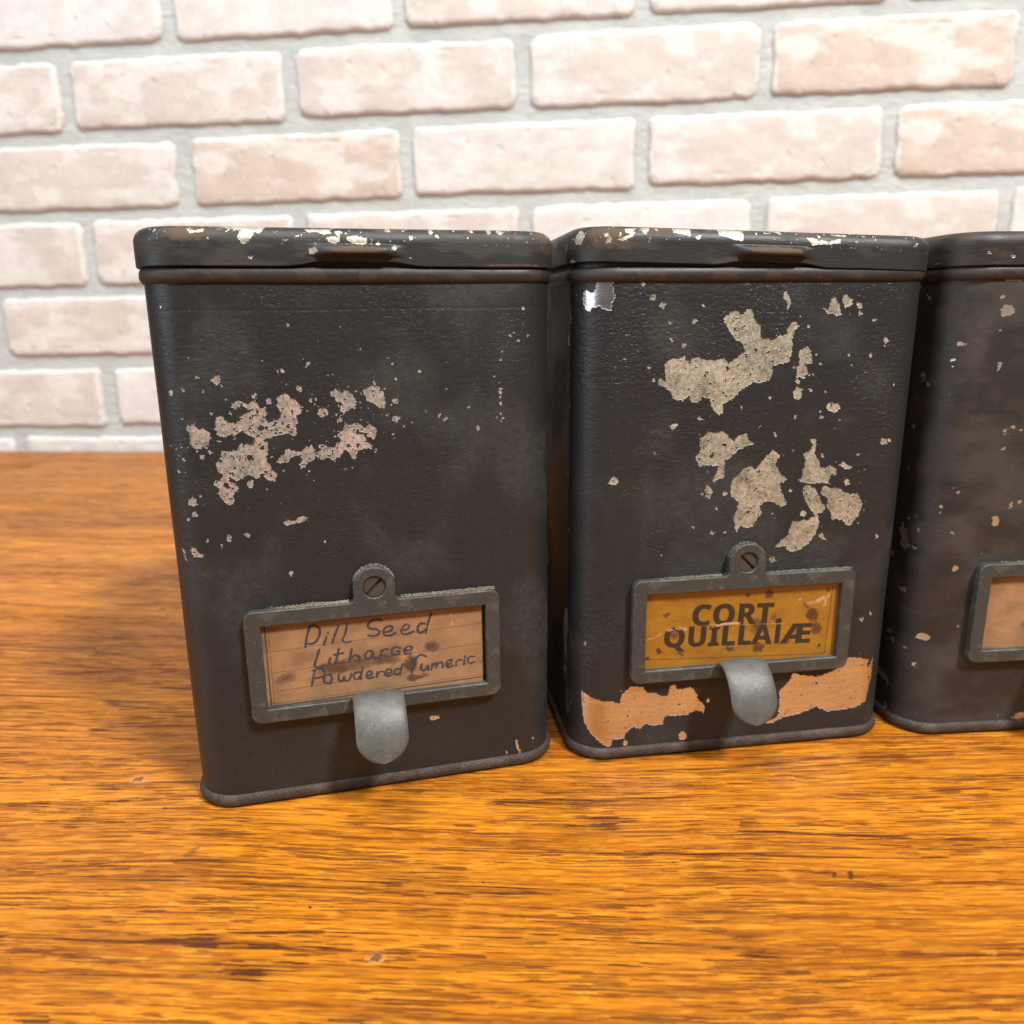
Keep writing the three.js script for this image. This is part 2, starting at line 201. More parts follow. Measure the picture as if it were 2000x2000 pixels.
const CHIPS_B = [
  [-29.7,117.6,-29.2,118,-27.2,116.8,-27.8,121.2,-27.4,122.5,-25.5,123.4,-22.7,123.5,-21.9,124.4,-22.1,122.9,-20.5,122,-19.8,123.2,-18.2,123.6,-16.6,122.8,-14.3,122.6,-10.4,123.1,-9.2,121.6,-6.5,123.4,-4.4,124.8,-5.2,127,-7.2,128.1,-8.9,130,-10.6,132.5,-11.4,133.9,-9.6,135.3,-7.9,136.2,-6,134.8,-4.6,136.5,-3.1,136.5,-2.1,133.5,-0.4,131.6,-0,129.8,-0.6,128.8,1.8,128.4,3.5,127.8,5.7,129.2,7.7,129.4,8,131.2,9.4,133.2,11.3,131.7,10,130.8,10.1,129.3,9.4,127.9,9.7,124.6,9.1,122.2,7.1,121.5,4,120.6,4.3,118.7,3.5,116.9,1.9,116.2,-1.3,116.2,-5.1,114.1,-7,111.9,-10.1,110.5,-9.9,108,-10.9,107.1,-13.6,109.8,-14.1,111.7,-16.5,112.5,-17.6,110.7,-19.6,111.1,-20.4,113,-21.9,111.5,-24.7,112,-25.6,114.2,-27.5,115.4,-29.5,116.5],
  [11.7,124.5,14,126,15.5,124.8,16.2,121.5,14.2,120.8,14.8,118.5,14,117,11.5,117.4,11.5,120.1,12.4,121.2],
  [10.8,113.3,12.1,114.8,13.8,114,13.6,111.7,12.6,110.6,11.1,111.8],
  [17.9,136.5,19.5,136.1,20.4,139,21.6,139.2,23.2,136.8,23.7,134.6,22.1,134.3,21.2,135.2,19.8,134.5],
  [23.6,139.5,24.3,140.2,25.8,139.5,27.1,138.6,26.4,137.2,24.7,136.6,23.7,138.3],
  [5.8,140.7,6.6,141.2,7.5,139.6,8.4,138.4,7.9,137,7.2,136.2,7.2,138.4,6.1,139.1],
  [21.3,108.5,22.4,109.8,25.3,109.5,25.9,108,24.3,107,22.6,107.3],
  [-17.6,95,-16.1,97.3,-16.5,100.8,-14.8,101.5,-14,102.8,-12,101.8,-9.6,102.7,-7.5,100.5,-6.2,99.5,-5.1,101,-2.7,101.5,-1.6,99.9,0.1,98.3,-2.1,98.2,-5.2,96.5,-7.1,94.7,-8.7,94,-8.6,89.2,-12,87.6,-11,90.5,-10.2,92.4,-12.7,92.7,-16.1,92.3],
  [-6.4,86.4,-5.2,88.7,-3.6,89.8,-2.9,91.4,-0.4,91.9,1.2,91,3.1,93.5,5.8,96.4,8.4,94.9,7.1,92.6,8.4,89.7,11,87.6,9,86.1,10.2,82.4,11.8,80,9.6,79.4,6.9,81,4.4,81.1,2.9,79.6,3.9,77.1,1.9,75.5,1.6,73.5,-0.4,73.2,-2.6,74.1,-3.7,72.1,-4.2,73,-4.8,75.9,-4.1,78.7,-3.5,81.4,-6,83.2],
  [14.2,87.1,16,87.8,15.8,90.2,16.7,92.2,15.6,95,17.4,95.7,18.5,97.7,19.3,98,19.2,94.9,20.6,92.8,21.2,90.8,22.9,90.4,24.5,91.5,26.6,89.8,26.6,88,24.8,88.7,24.2,85.9,20.8,86,17.8,86.2],
  [16.3,84.6,17.9,85.8,20.6,84,22.1,81.5,23.1,79.4,24.2,78.6,23.3,77,20.8,76.2,18.4,79.2,16.7,82.2],
  [22,82.7,23,85.1,25.2,84.4,27.8,84.1,30.5,82.4,34,82.2,36.2,79.2,35.4,76.4,34,74,32.4,72.4,30,74.2,26.5,74.7,25.9,77.2,24.5,78.5,24.2,81.4],
  [8.8,66.9,9.6,68,12.8,70.4,13.8,74.5,15.9,74.6,18.4,74.7,21.7,76.2,22.7,74.1,21.8,70.8,19.5,67.5,16.2,65.5,14.1,65,11.8,66.8],
  [27.1,91.4,28.7,92.1,31.6,90.4,29.3,89.9],
  [-14.3,85.5,-13.6,86.9,-11.7,85,-12.6,82.7,-14,83.5],
  [22.7,69.9,23.5,70.7,25.2,68.3,24.1,68.2],
  [-25.9,104.3,-23.6,105.2,-23.2,104.4,-24.7,103.2],
  [-17.6,106.5,-16.6,106.9,-15.8,106.1,-17,105.8],
  [5.6,101.6,6.4,102,6.9,100.6,6.1,100.6],
  [17.3,99.3,19.2,99.4,19.1,97.8,18,98.3],
  [-51.9,139.6,-51.4,141.4,-50.4,141.9,-48.9,141.1,-47.9,141.9,-47.5,144,-43.1,144.2,-43,142.1,-42.6,140.8,-42.2,139.8,-43.3,138.7,-43.5,136.5,-45.2,136.8,-46.3,137.6,-47.4,137.6,-48.5,137.3,-49.5,136.3,-50.5,136.7,-51.3,138],
  [-50.8,22.8,-46.9,21.1,-43.3,20,-40.6,20,-38.3,18.8,-37.5,22.2,-35.2,24.4,-31.1,24,-29.7,21.7,-27,21.7,-25,20.4,-23,20.4,-22.4,23.3,-21,24.1,-20,22.4,-17.7,22.2,-15.9,23,-13.9,20.6,-12.9,18.1,-10.6,15.9,-10.8,13.4,-13.6,14.7,-16.4,13.2,-21.1,13.4,-24.1,13.4,-24,10.7,-27.5,10.5,-29.8,11.2,-31.6,9.9,-34,10.6,-36.2,8.4,-36.6,6.9,-40.3,6.8,-41.2,4.4,-43,5.1,-45.8,7.3,-48.6,10.5,-50,13.6],
  [8.7,8.2,11.6,8.4,14.2,10.2,14.5,15.2,14,18.7,16.9,22,18.1,24.3,21.1,23.8,26,22.7,31.8,24.2,34.5,26,35.3,27.9,38.2,28.6,41.2,27.7,43.8,27.2,43.6,23.7,44.9,25.6,45.7,27.6,45.9,21,45,16.1,44.4,12.6,41,10.8,35.6,10.3,31.1,10.2,27,12.1,23.1,10.9,19.3,9.7,15.9,9.5,12.6,7.8],
  [-16.1,5.7,-16.3,4.8,-17.2,4.6,-18.1,4.4,-18.9,5.4,-18.7,6.4,-18.3,7.4,-17.3,7.5,-16.2,6.5],
  [-35.5,5.1,-35.4,4.5,-36,4.5,-36.6,4.4,-36.7,4.9,-37,5.4,-36.4,6,-36,6.1,-35.6,5.5],
  [-9.1,17.5,-9.4,17.2,-9.6,16.9,-10,16.9,-10.5,17.4,-10.2,17.8,-10.2,18.3,-9.7,18.1,-9.2,17.9],
  [-10.7,72.4,-11,72.1,-11.2,71.9,-11.5,71.9,-11.9,72.3,-11.8,72.6,-11.6,73,-11.3,72.8,-11,72.7],
  [-6.8,72.3,-6.9,71.9,-7.2,71.9,-7.5,71.8,-7.9,72.1,-7.8,72.4,-7.6,72.8,-7.3,72.9,-6.8,72.6],
  [-16.8,74.2,-16.9,73.9,-17.1,73.8,-17.4,74,-17.6,74.1,-17.5,74.4,-17.4,74.5,-17.2,74.6,-16.8,74.5],
  [9.3,62.9,9.1,62.4,8.5,62,7.8,61.9,7.4,62.7,7.2,63.3,7.8,64,8.4,63.8,8.9,63.4],
  [40.5,41.2,40.4,40.8,40,40.4,39.6,40.6,39.1,41.1,39.2,41.5,39.3,41.9,39.8,41.7,40.4,41.6],
  [43.2,42.9,43.3,42.5,42.9,42.5,42.6,42.5,42.5,42.8,42.2,43.1,42.6,43.4,42.8,43.5,43.1,43.2],
  [32.4,72.9,32.4,72.4,32,72.2,31.5,72.5,31.2,72.7,31.2,73.2,31.4,73.3,31.8,73.6,32.3,73.3],
  [-26.5,66.2,-26.5,65.9,-26.7,65.9,-26.9,66,-27,66.1,-27.1,66.3,-26.9,66.4,-26.7,66.5,-26.5,66.4],
  [-31,139.9,-31.2,139.5,-31.6,139.4,-32.1,139.3,-32.4,139.7,-32.4,140.1,-32.1,140.6,-31.6,140.7,-31.3,140.3],
  [-28.1,137.7,-28.5,137.2,-28.9,136.7,-29.4,137.1,-30,137.4,-29.7,138,-29.6,138.3,-29,138.4,-28.3,138.3],
  [-26,133,-26.3,132.7,-26.5,132.4,-26.8,132.6,-27.1,132.8,-27.1,133.2,-26.9,133.4,-26.5,133.3,-26.3,133.3],
  [-18.9,133.4,-19.3,133.1,-19.5,132.9,-19.9,132.8,-20.4,133.3,-20.1,133.6,-20.1,134,-19.6,133.9,-19.1,133.7],
  [-25.7,128.5,-25.6,128.1,-26,127.9,-26.5,128.1,-26.6,128.3,-26.8,128.7,-26.4,128.9,-26,129,-25.7,128.9],
  [-21.8,126.9,-21.8,126.6,-22.3,126.2,-22.8,126.4,-23.1,126.8,-23.1,127.2,-22.8,127.5,-22.3,127.4,-21.9,127.4],
  [-39.1,123.3,-39.1,123.1,-39.3,122.9,-39.5,123,-39.6,123.2,-39.7,123.4,-39.5,123.5,-39.3,123.5,-39.1,123.5],
  [-31.9,121.1,-31.8,120.8,-32.2,120.5,-32.5,120.7,-32.6,121,-32.7,121.3,-32.5,121.5,-32.2,121.4,-31.9,121.4],
  [-30.4,117.3,-30.6,117,-30.8,116.9,-31.2,116.9,-31.4,117.1,-31.4,117.4,-31.2,117.7,-30.9,117.9,-30.6,117.6],
  [-41.5,121.4,-41.6,121.3,-41.7,121.2,-41.8,121.3,-42,121.3,-41.9,121.5,-41.9,121.5,-41.7,121.6,-41.6,121.5],
  [-34.1,143.4,-34.3,143.1,-34.6,142.8,-34.9,142.9,-35.2,143.3,-35.1,143.6,-34.9,143.8,-34.6,143.8,-34.3,143.7],
  [-31.5,144,-31.6,143.9,-31.8,143.7,-32,143.7,-32.2,143.9,-32.2,144.1,-32,144.3,-31.8,144.3,-31.6,144.2],
  [-17.2,137.6,-17.1,137.4,-17.4,137.2,-17.6,137.4,-17.6,137.5,-17.8,137.7,-17.5,137.8,-17.4,137.8,-17.2,137.8],
  [-26.9,130.5,-26.9,130.4,-27,130.3,-27.2,130.4,-27.3,130.5,-27.3,130.6,-27.2,130.7,-27,130.8,-27,130.7],
  [12.7,116.1,12.6,115.6,12.2,115.6,11.7,115.6,11.4,115.9,11.3,116.3,11.6,116.7,12.1,116.9,12.4,116.5],
  [29.8,137.1,30,136.7,29.3,136.2,28.6,136.4,28.4,136.9,28,137.4,28.6,137.9,29.2,137.7,29.6,137.7],
  [30,135.1,30,134.8,29.6,134.7,29.2,134.6,29,135,28.9,135.3,29.2,135.7,29.5,135.6,29.9,135.4],
  [26.8,135,26.8,134.8,26.5,134.7,26.3,134.8,26.2,134.9,26.1,135.2,26.3,135.3,26.5,135.4,26.7,135.3],
  [39,127.5,39.1,127.1,38.6,126.6,37.9,126.9,37.6,127.3,37.5,127.8,37.8,128.2,38.4,128.1,38.9,128.1],
  [34.7,133,34.4,132.7,34.2,132.6,33.8,132.6,33.4,132.8,33.6,133.2,33.6,133.5,34,133.7,34.5,133.4],
  [38.6,125.8,38.7,125.5,38.4,125.5,38.1,125.5,38.1,125.6,37.9,125.9,38.1,126,38.4,126.2,38.5,125.9],
  [14.8,131.5,14.6,131.2,14.4,131,14,131.2,13.8,131.4,13.7,131.7,14,131.9,14.3,132,14.5,131.9],
  [27.8,123.1,27.6,122.8,27.4,122.8,27.1,122.8,26.8,123,26.8,123.3,27,123.5,27.3,123.7,27.6,123.4],
  [34.7,123.2,34.4,122.9,34.2,122.8,33.9,122.7,33.4,123,33.6,123.4,33.7,123.7,34.1,123.7,34.5,123.4],
  [19,121.1,19.1,120.9,18.8,120.8,18.4,120.7,18.4,121,18.1,121.2,18.4,121.6,18.7,121.6,18.9,121.3],
  [17.4,123.7,17.2,123.5,17.1,123.4,16.9,123.4,16.6,123.6,16.8,123.8,16.8,124,17,123.9,17.3,123.9],
  [15.9,117.9,15.7,117.7,15.6,117.7,15.4,117.6,15.1,117.8,15.2,118,15.2,118.2,15.5,118.3,15.8,118.1],
  [17.2,118,17.2,117.7,17,117.6,16.7,117.8,16.6,117.9,16.5,118.1,16.8,118.2,17,118.3,17.1,118.2],
  [16.8,113.6,16.8,113.3,16.4,113.1,16,113.1,15.9,113.4,15.7,113.8,16,114.1,16.4,114,16.6,113.8],
  [21.2,112.9,21.1,112.7,21,112.6,20.7,112.7,20.5,112.8,20.6,113,20.6,113.1,20.9,113.2,21.1,113.1],
  [4.6,111.7,4.4,111.4,4.2,111.1,3.9,111.3,3.5,111.6,3.6,111.9,3.7,112.1,4.1,112.1,4.5,112],
  [-3.9,109.1,-4.2,108.9,-4.3,108.7,-4.6,108.7,-4.8,109,-4.8,109.2,-4.6,109.5,-4.4,109.4,-4.1,109.3],
  [12.5,106,12.6,105.8,12.3,105.8,12,105.7,11.9,105.9,11.8,106.1,12,106.4,12.2,106.4,12.5,106.2],
  [21.1,105.6,21,105.2,20.6,105.2,20.3,105.2,19.9,105.4,20,105.8,20.1,106,20.5,106.2,21,105.9],
  [20.1,107.3,20,107,19.8,107,19.6,106.9,19.4,107.2,19.4,107.4,19.5,107.6,19.8,107.7,20,107.4],
  [33.7,94.2,33.4,93.8,33.2,93.4,32.7,93.7,32.2,94,32.4,94.5,32.5,94.8,33,94.7,33.5,94.6],
  [31,85.8,31.1,85.1,30.4,85.1,29.7,85.1,29.5,85.5,29.1,86.2,29.7,86.5,30.3,86.9,30.7,86.4],
  [22.4,94.2,22.1,93.8,21.9,93.8,21.6,93.7,21.2,94,21.3,94.4,21.4,94.7,21.8,94.8,22.2,94.4],
  [-14.7,84.4,-14.8,84.2,-15,83.9,-15.2,84.1,-15.5,84.3,-15.4,84.5,-15.3,84.7,-15,84.6,-14.8,84.6],
  [-7.2,84,-7.6,83.7,-7.8,83.4,-8.2,83.5,-8.6,83.9,-8.4,84.3,-8.3,84.6,-7.9,84.5,-7.4,84.5],
  [18.3,76.8,17.8,76.4,17.4,75.9,16.8,75.9,16.2,76.6,16.4,77.2,16.6,77.8,17.3,77.6,17.8,77.4],
  [-9.9,79.7,-9.8,79.5,-10.1,79.4,-10.3,79.4,-10.4,79.6,-10.5,79.8,-10.3,80,-10.1,80,-9.9,79.8],
  [-16.6,74.3,-16.8,74,-17.1,73.7,-17.5,74,-17.8,74.2,-17.8,74.6,-17.5,74.8,-17.1,74.8,-16.9,74.8],
  [-10.6,72.3,-10.8,72,-11,71.8,-11.4,71.9,-11.7,72.2,-11.6,72.5,-11.5,72.8,-11.1,72.7,-10.8,72.6],
  [-7,72.3,-7.1,72,-7.3,71.8,-7.6,72,-7.9,72.2,-7.8,72.5,-7.8,72.7,-7.4,72.7,-7.1,72.7],
  [13,84.2,12.7,83.9,12.5,83.6,12.2,83.8,11.8,84.1,11.9,84.4,12,84.6,12.4,84.5,12.8,84.5],
  [-29.8,96.7,-29.7,96.6,-30,96.4,-30.2,96.4,-30.3,96.7,-30.4,96.9,-30.2,97.1,-30,97,-29.8,97],
  [42.5,68.5,42.4,68.2,42.2,67.9,41.8,68,41.5,68.4,41.5,68.7,41.6,69,42,68.9,42.4,68.8],
  [26.4,104.5,26.2,104.2,26.1,104.2,25.9,104.2,25.7,104.4,25.7,104.6,25.8,104.7,26,104.8,26.2,104.6],
  [28.6,120.5,28.5,120.3,28.4,120.3,28.3,120.3,28.1,120.4,28.2,120.6,28.2,120.7,28.4,120.8,28.6,120.6],
  [33.2,118.1,33.2,118,33,117.9,32.8,118,32.7,118.1,32.7,118.2,32.8,118.3,33,118.3,33.1,118.3],
  [-17.1,137.5,-17.2,137.4,-17.3,137.2,-17.5,137.3,-17.6,137.5,-17.7,137.6,-17.5,137.8,-17.3,137.7,-17.2,137.7],
  [-31.1,139.8,-31.2,139.2,-31.7,139.1,-32.2,139.2,-32.6,139.4,-32.6,140,-32.3,140.3,-31.8,140.7,-31.1,140.2],
  [42.8,114.5,42.6,114.2,42.5,114.2,42.2,114.2,42,114.4,42,114.6,42.1,114.8,42.4,114.9,42.6,114.7],
  [42,97.7,41.8,97.1,41.2,96.5,40.5,96.7,39.7,97.5,40,98.1,40.1,98.8,40.9,98.5,41.8,98.3],
  [43.3,98,43.4,97.6,42.9,97.5,42.5,97.6,42.3,97.8,42.2,98.2,42.4,98.4,42.8,98.6,43.2,98.4],
  [11,120.3,10.9,120.1,10.7,119.9,10.5,120,10.4,120.2,10.3,120.4,10.5,120.6,10.7,120.5,10.8,120.5],
  [-40.2,89,-41,88.2,-41.5,87.7,-42.2,88.3,-43.2,88.7,-42.7,89.6,-42.5,90,-41.6,90.3,-40.7,90],
  [-49.1,38.4,-49.1,38,-49.4,37.8,-49.8,38.1,-49.9,38.3,-50,38.7,-49.7,38.8,-49.4,38.9,-49.2,38.8]];
const HOLES_B = [
  [-8.7,120.3,-8.9,120,-9.2,119.9,-9.5,119.8,-9.8,120.1,-9.7,120.4,-9.6,120.8,-9.2,120.9,-8.8,120.5],
  [-8.9,112.5,-9,112.3,-9.2,112.1,-9.5,112.2,-9.8,112.4,-9.6,112.7,-9.6,112.8,-9.3,112.8,-9,112.8],
  [-8.3,98.6,-8.5,98.2,-8.8,97.9,-9.2,98.2,-9.7,98.4,-9.5,98.9,-9.4,99.1,-8.9,99.1,-8.4,99.1],
  [-8.6,133.7,-8.8,133.6,-8.8,133.6,-9,133.5,-9.2,133.7,-9.1,133.8,-9,134,-8.9,134,-8.7,133.8],
  [2.4,90.6,2.4,90.4,2.2,90.2,1.9,90.4,1.9,90.5,1.7,90.7,2,90.8,2.2,90.9,2.3,90.8],
  [0.3,78.2,0,77.8,-0.2,77.8,-0.6,77.8,-0.9,78.1,-0.9,78.5,-0.7,78.7,-0.3,79,0,78.6],
  [24.6,80.2,24.8,79.3,23.9,79.3,23.1,79.2,22.7,79.8,22.4,80.6,23,81.2,23.8,81.6,24.6,80.8],
  [22.1,82.5,21.9,82.3,21.7,82.1,21.4,82,21,82.4,21.1,82.7,21.2,83.1,21.6,83,22,82.8],
  [21.7,85.2,21.8,84.5,21.1,84.5,20.4,84.5,20.2,84.9,19.8,85.5,20.5,85.9,21,86.3,21.4,85.8],
  [29,80.2,28.9,80,28.7,79.9,28.4,79.8,28.3,80.1,28.2,80.3,28.4,80.6,28.6,80.6,28.8,80.4],
  [14.6,116.1,14.6,115.9,14.5,115.9,14.3,115.9,14.2,116,14.2,116.1,14.3,116.3,14.4,116.3,14.6,116.2],
  [-13.2,95.7,-12.1,96.8,-11.8,95.2,-13,94.9],
  [27,20.6,26.8,20.4,26.6,20.1,26.3,20.2,25.9,20.6,26.1,20.9,26.1,21.2,26.5,21,26.9,21],
  [21.9,16.8,21.9,16.6,21.7,16.6,21.5,16.6,21.4,16.7,21.4,16.9,21.5,17,21.7,17.1,21.8,17],
  [-18.7,17.1,-18.8,16.9,-19,16.7,-19.3,16.7,-19.5,17.1,-19.5,17.3,-19.4,17.6,-19.1,17.5,-18.8,17.4],
  [-41.5,13.5,-41.4,13.2,-41.8,13,-42.1,13.3,-42.1,13.5,-42.3,13.8,-42,13.9,-41.8,14,-41.6,13.9],
  [-35.3,14.4,-35.5,14.2,-35.6,14.2,-35.8,14.3,-36,14.4,-35.9,14.6,-35.8,14.7,-35.6,14.8,-35.4,14.7],
  [-41,15.9,-41.1,15.8,-41.1,15.7,-41.3,15.8,-41.4,15.9,-41.4,16,-41.3,16.1,-41.2,16.1,-41,16.1]];
const LID_CHIPS_A = [
  [-39.9,9.1,-37.9,8.5,-36,9.2,-35.7,8.3,-37,7.9,-37.8,8.1,-39.1,7.6,-39.4,8.1],
  [-33.3,10.1,-21.8,10.7,-22.2,9,-23.2,7.8,-24.5,8.3,-25.1,6.6,-27.2,5.2,-28.4,6.9,-27.7,8.3,-27.1,8.7,-28.6,8.9,-29.2,8.3,-29.5,9.1],
  [-12.9,9.5,-6.5,9.6,-6.3,8.1,-7.9,7.7,-9.1,8.4,-11.7,8.4],
  [-5.6,8.7,-4,9.1,-3.4,8.5,-4.7,7.4],
  [-7.3,7.2,-4.2,7.2,-4.2,6.1,-5.5,5.6,-7,5.9],
  [-2.5,7.1,-0.8,7.6,2.7,7,2,5.4,-0.3,5.4,-2.2,6.3],
  [-26.1,2.4,-25.3,2.5,-25.6,1.7,-26.2,1.8],
  [-35.4,6.7,-34.9,6.7,-35.1,6.2],
  [-11.9,4.3,-10.3,4.8,-9.8,3.7,-10.8,2.9,-11.9,3.1],
  [19.3,9,19,8.4,18.5,8,18.1,8.6,18,9.3,18.6,10.4,19.1,9.9],
  [20.5,7.7,20.5,7.3,20,7.1,19.6,7.5,19.8,7.9,20,8.3,20.4,8.1],
  [8.3,9.6,8.3,8.7,7.7,8.8,7.1,9.1,7.4,10.4,7.7,11.1,8.2,10.9],
  [12,9.3,11.8,8.9,11.6,8.8,11.4,9,11.3,9.5,11.6,9.7,11.9,9.8],
  [25,9.6,24.8,9.2,24.5,9.1,24.4,9.3,24.3,9.8,24.6,10.1,24.9,10.2],
  [29.8,9.7,29.7,9.1,29.2,8.9,28.7,9.2,28.9,10.1,29.2,11,29.6,11.1],
  [34.4,9.3,34.2,8.7,33.7,8.3,33.2,8.9,33.2,9.7,33.7,11.1,34.3,10.4],
  [37.6,9.2,37,8.3,36.4,8.4,36.1,8.7,35.8,9.9,36.5,10.5,37.2,10.3],
  [9.7,4.7,9.5,4.1,8.9,4.1,8.4,4.4,8.6,5,9,5.2,9.4,5.1],
  [13.4,2.1,13.4,1.9,13.1,1.8,12.8,2,13,2.2,13.1,2.5,13.3,2.3],
  [13.9,7.2,13.9,6.8,13.4,6.6,13.1,7,13.2,7.4,13.4,7.7,13.8,7.5],
  [5.6,5.7,5.6,5.4,5,5.2,4.6,5.5,4.8,5.9,5.1,6.2,5.5,6.2],
  [45.9,8.9,45.9,8.8,45.7,8.6,45.5,8.8,45.6,9,45.7,9.3,45.8,9.2],
  [21.3,3.9,21.2,3.8,21.1,3.8,21,3.8,21,3.9,21.1,4,21.2,4]];
const LID_CHIPS_B = [
  [-40.4,9.1,-33.3,10.2,-34.3,7.9,-35.4,7.6,-36.3,10.1,-37.7,8.6,-38.8,7.5,-40.1,7.7],
  [-27.2,10.2,-22.1,9.9,-22.3,7.3,-24.3,7.8,-27.1,8.1],
  [-52.9,8.6,-51.3,8.1,-50.7,6.6,-51.5,4.7,-53.2,4.9,-53.7,5.7],
  [-45.9,7.5,-44.6,7.5,-44.8,6.5,-45.3,6.4],
  [-42.6,5.8,-39,7.4,-37.7,8.1,-38.2,6.8,-40.9,5.6],
  [-32.2,9.4,-31.3,10.2,-31.4,8.4],
  [-55.8,0.3,-54.8,1,-53.1,0.4,-54.5,-0],
  [-21.2,7.3,-19.2,7.7,-19.8,6.7,-20.6,6.5],
  [-45,6,-43.7,6.4,-43.9,5,-45,5.1],
  [-58.5,3.8,-57.6,6.4,-57.7,5.6,-58.1,3.5],
  [-14.6,10.7,-7.2,9.7,-7.6,6.4,-9.9,6.8,-14.2,7.9],
  [1.5,10.4,3.8,10.1,3.7,8.8,2.7,9.1],
  [17.9,9.7,23,9.4,22.8,8.6,19.5,9],
  [11,7.8,12.7,8.1,14,7.3,17,7.1,20.8,7.8,20.9,6.7,12.6,5.9],
  [27.5,9.2,28.7,9.1,28.2,8.8],
  [25.2,7.3,26,7.4,25.8,6.9],
  [-17.2,10.6,-16.3,10.7,-16.6,10.1]];
const HANDWRITING = [
  [-18.6,53.1,-19.5,50.5,-20.3,47],
  [-18.8,52.9,-17.3,53.2,-16.2,52.1,-16.2,50.4,-17.4,48.3,-18.8,47.8,-19.6,48],
  [-14.4,49.5,-15.3,47.1],
  [-13.9,50.6,-14,50.4],
  [-10.9,52.5,-12.1,49.7,-13,47.3],
  [-8.6,52.7,-9.3,49.8,-10.1,48,-9.4,47.2,-7.8,47.3],
  [0.9,52.7,-0.5,53.2,-2.1,52.7,-3,51.6,-2.4,50.6,-0.6,50.1,0.2,49.3,-0.2,48.6,-1.6,48.2,-3.1,48.6],
  [1.4,48.9,3.5,49.4,3.8,50.3,2.9,50.7,1.7,50.1,1.2,48.9,1.8,48,3.4,47.9,4.6,48.5],
  [6.5,48.9,8.4,49.4,8.6,50.2,7.7,50.7,6.8,50,6.2,48.8,6.9,47.8,8.5,47.9,9.7,48.4],
  [13.1,50.3,11.9,50.5,11,49.6,11.1,48,12.3,47.7,13.3,48.8],
  [14.9,53.2,13.9,50.2,13.2,47.3],
  [-16.6,45.8,-17.5,43.4,-18.1,40.9,-16.8,40.7,-15.3,41],
  [-13.8,43,-14.3,41.3],
  [-11.3,45.6,-11.9,43.2,-12.6,41.2],
  [-12.6,43.8,-10.2,44.1],
  [-7.8,45,-8.3,42.8,-8.8,41],
  [-8.4,42,-7,43,-6,42.5,-5.9,41.2],
  [-2.1,43.6,-3.2,43.9,-4.2,42.8,-3.8,41.5,-2.7,41.8,-2,43.3,-1.9,41.8,-1.1,41.4],
  [0.4,43.7,0.1,41.8],
  [0.3,43,1.4,43.9,2.3,43.6],
  [5.8,43.6,4.4,44.2,3.3,43.4,3.5,42.1,5,41.8,5.5,42.6,4.7,42.8],
  [6.9,42.6,8.8,42.8,9.1,43.6,8,43.9,6.9,43,7.1,41.8,8.8,41.8],
  [-18.1,40,-18.8,37.6,-19.4,35.2],
  [-18.9,39.8,-16.6,40.2,-15.6,38.9,-16.1,37.8,-18.2,37.4],
  [-14.1,38.2,-15.7,37.7,-15.8,35.9,-14.5,35.4,-13.7,36.7,-14.1,38],
  [-11.8,37.7,-11.9,36,-11,35.6,-10.4,36.8,-10.1,35.6,-9,35.8,-8.3,37.5],
  [-6.1,37.7,-7.3,37.6,-7.7,36.4,-6.9,35.6,-6,36.4],
  [-5,39.1,-5.6,36.9,-5.9,35.4],
  [-4,36.4,-2.7,36.6,-2.7,37.4,-3.6,37.6,-4.2,36.5,-3.7,35.5,-2.3,35.7],
  [-1.1,37.1,-1.3,35.6],
  [-1.2,36.4,-0.1,37.2,0.6,37],
  [1.2,36.3,2.9,36.6,2.8,37.4,1.8,37.5,1,36.3,1.6,35.5,3.1,35.7],
  [5.3,37.3,4.1,37.2,3.7,36.2,4.5,35.5,5.3,36.3],
  [6.2,38.7,5.6,36.8,5.3,35.4],
  [10.3,40,9.5,38,8.7,35.8],
  [8.4,38.7,9.6,39.8,11.6,40.9,13,40.2],
  [11.7,38,11.4,36.5,12.3,35.9,13.4,37.3,13.5,35.9],
  [14.8,37.7,14.3,35.9],
  [14.6,36.8,15.8,37.8,15.8,36.4],
  [15.8,36.8,16.7,37.8,17.7,37.6,17.7,36.1],
  [18.8,36.9,20.3,37.3,20.4,38.2,19.4,38.1,18.7,37,19.3,36.1,20.8,36.4],
  [21.8,37.8,21.6,36.2],
  [21.7,37.2,22.8,38,23.3,37.8],
  [24.2,37.7,24,36.4],
  [24.5,38.8,24.4,38.6],
  [27.2,38.5,26,38.6,25.2,37.7,25.7,36.5,27.2,36.8]];

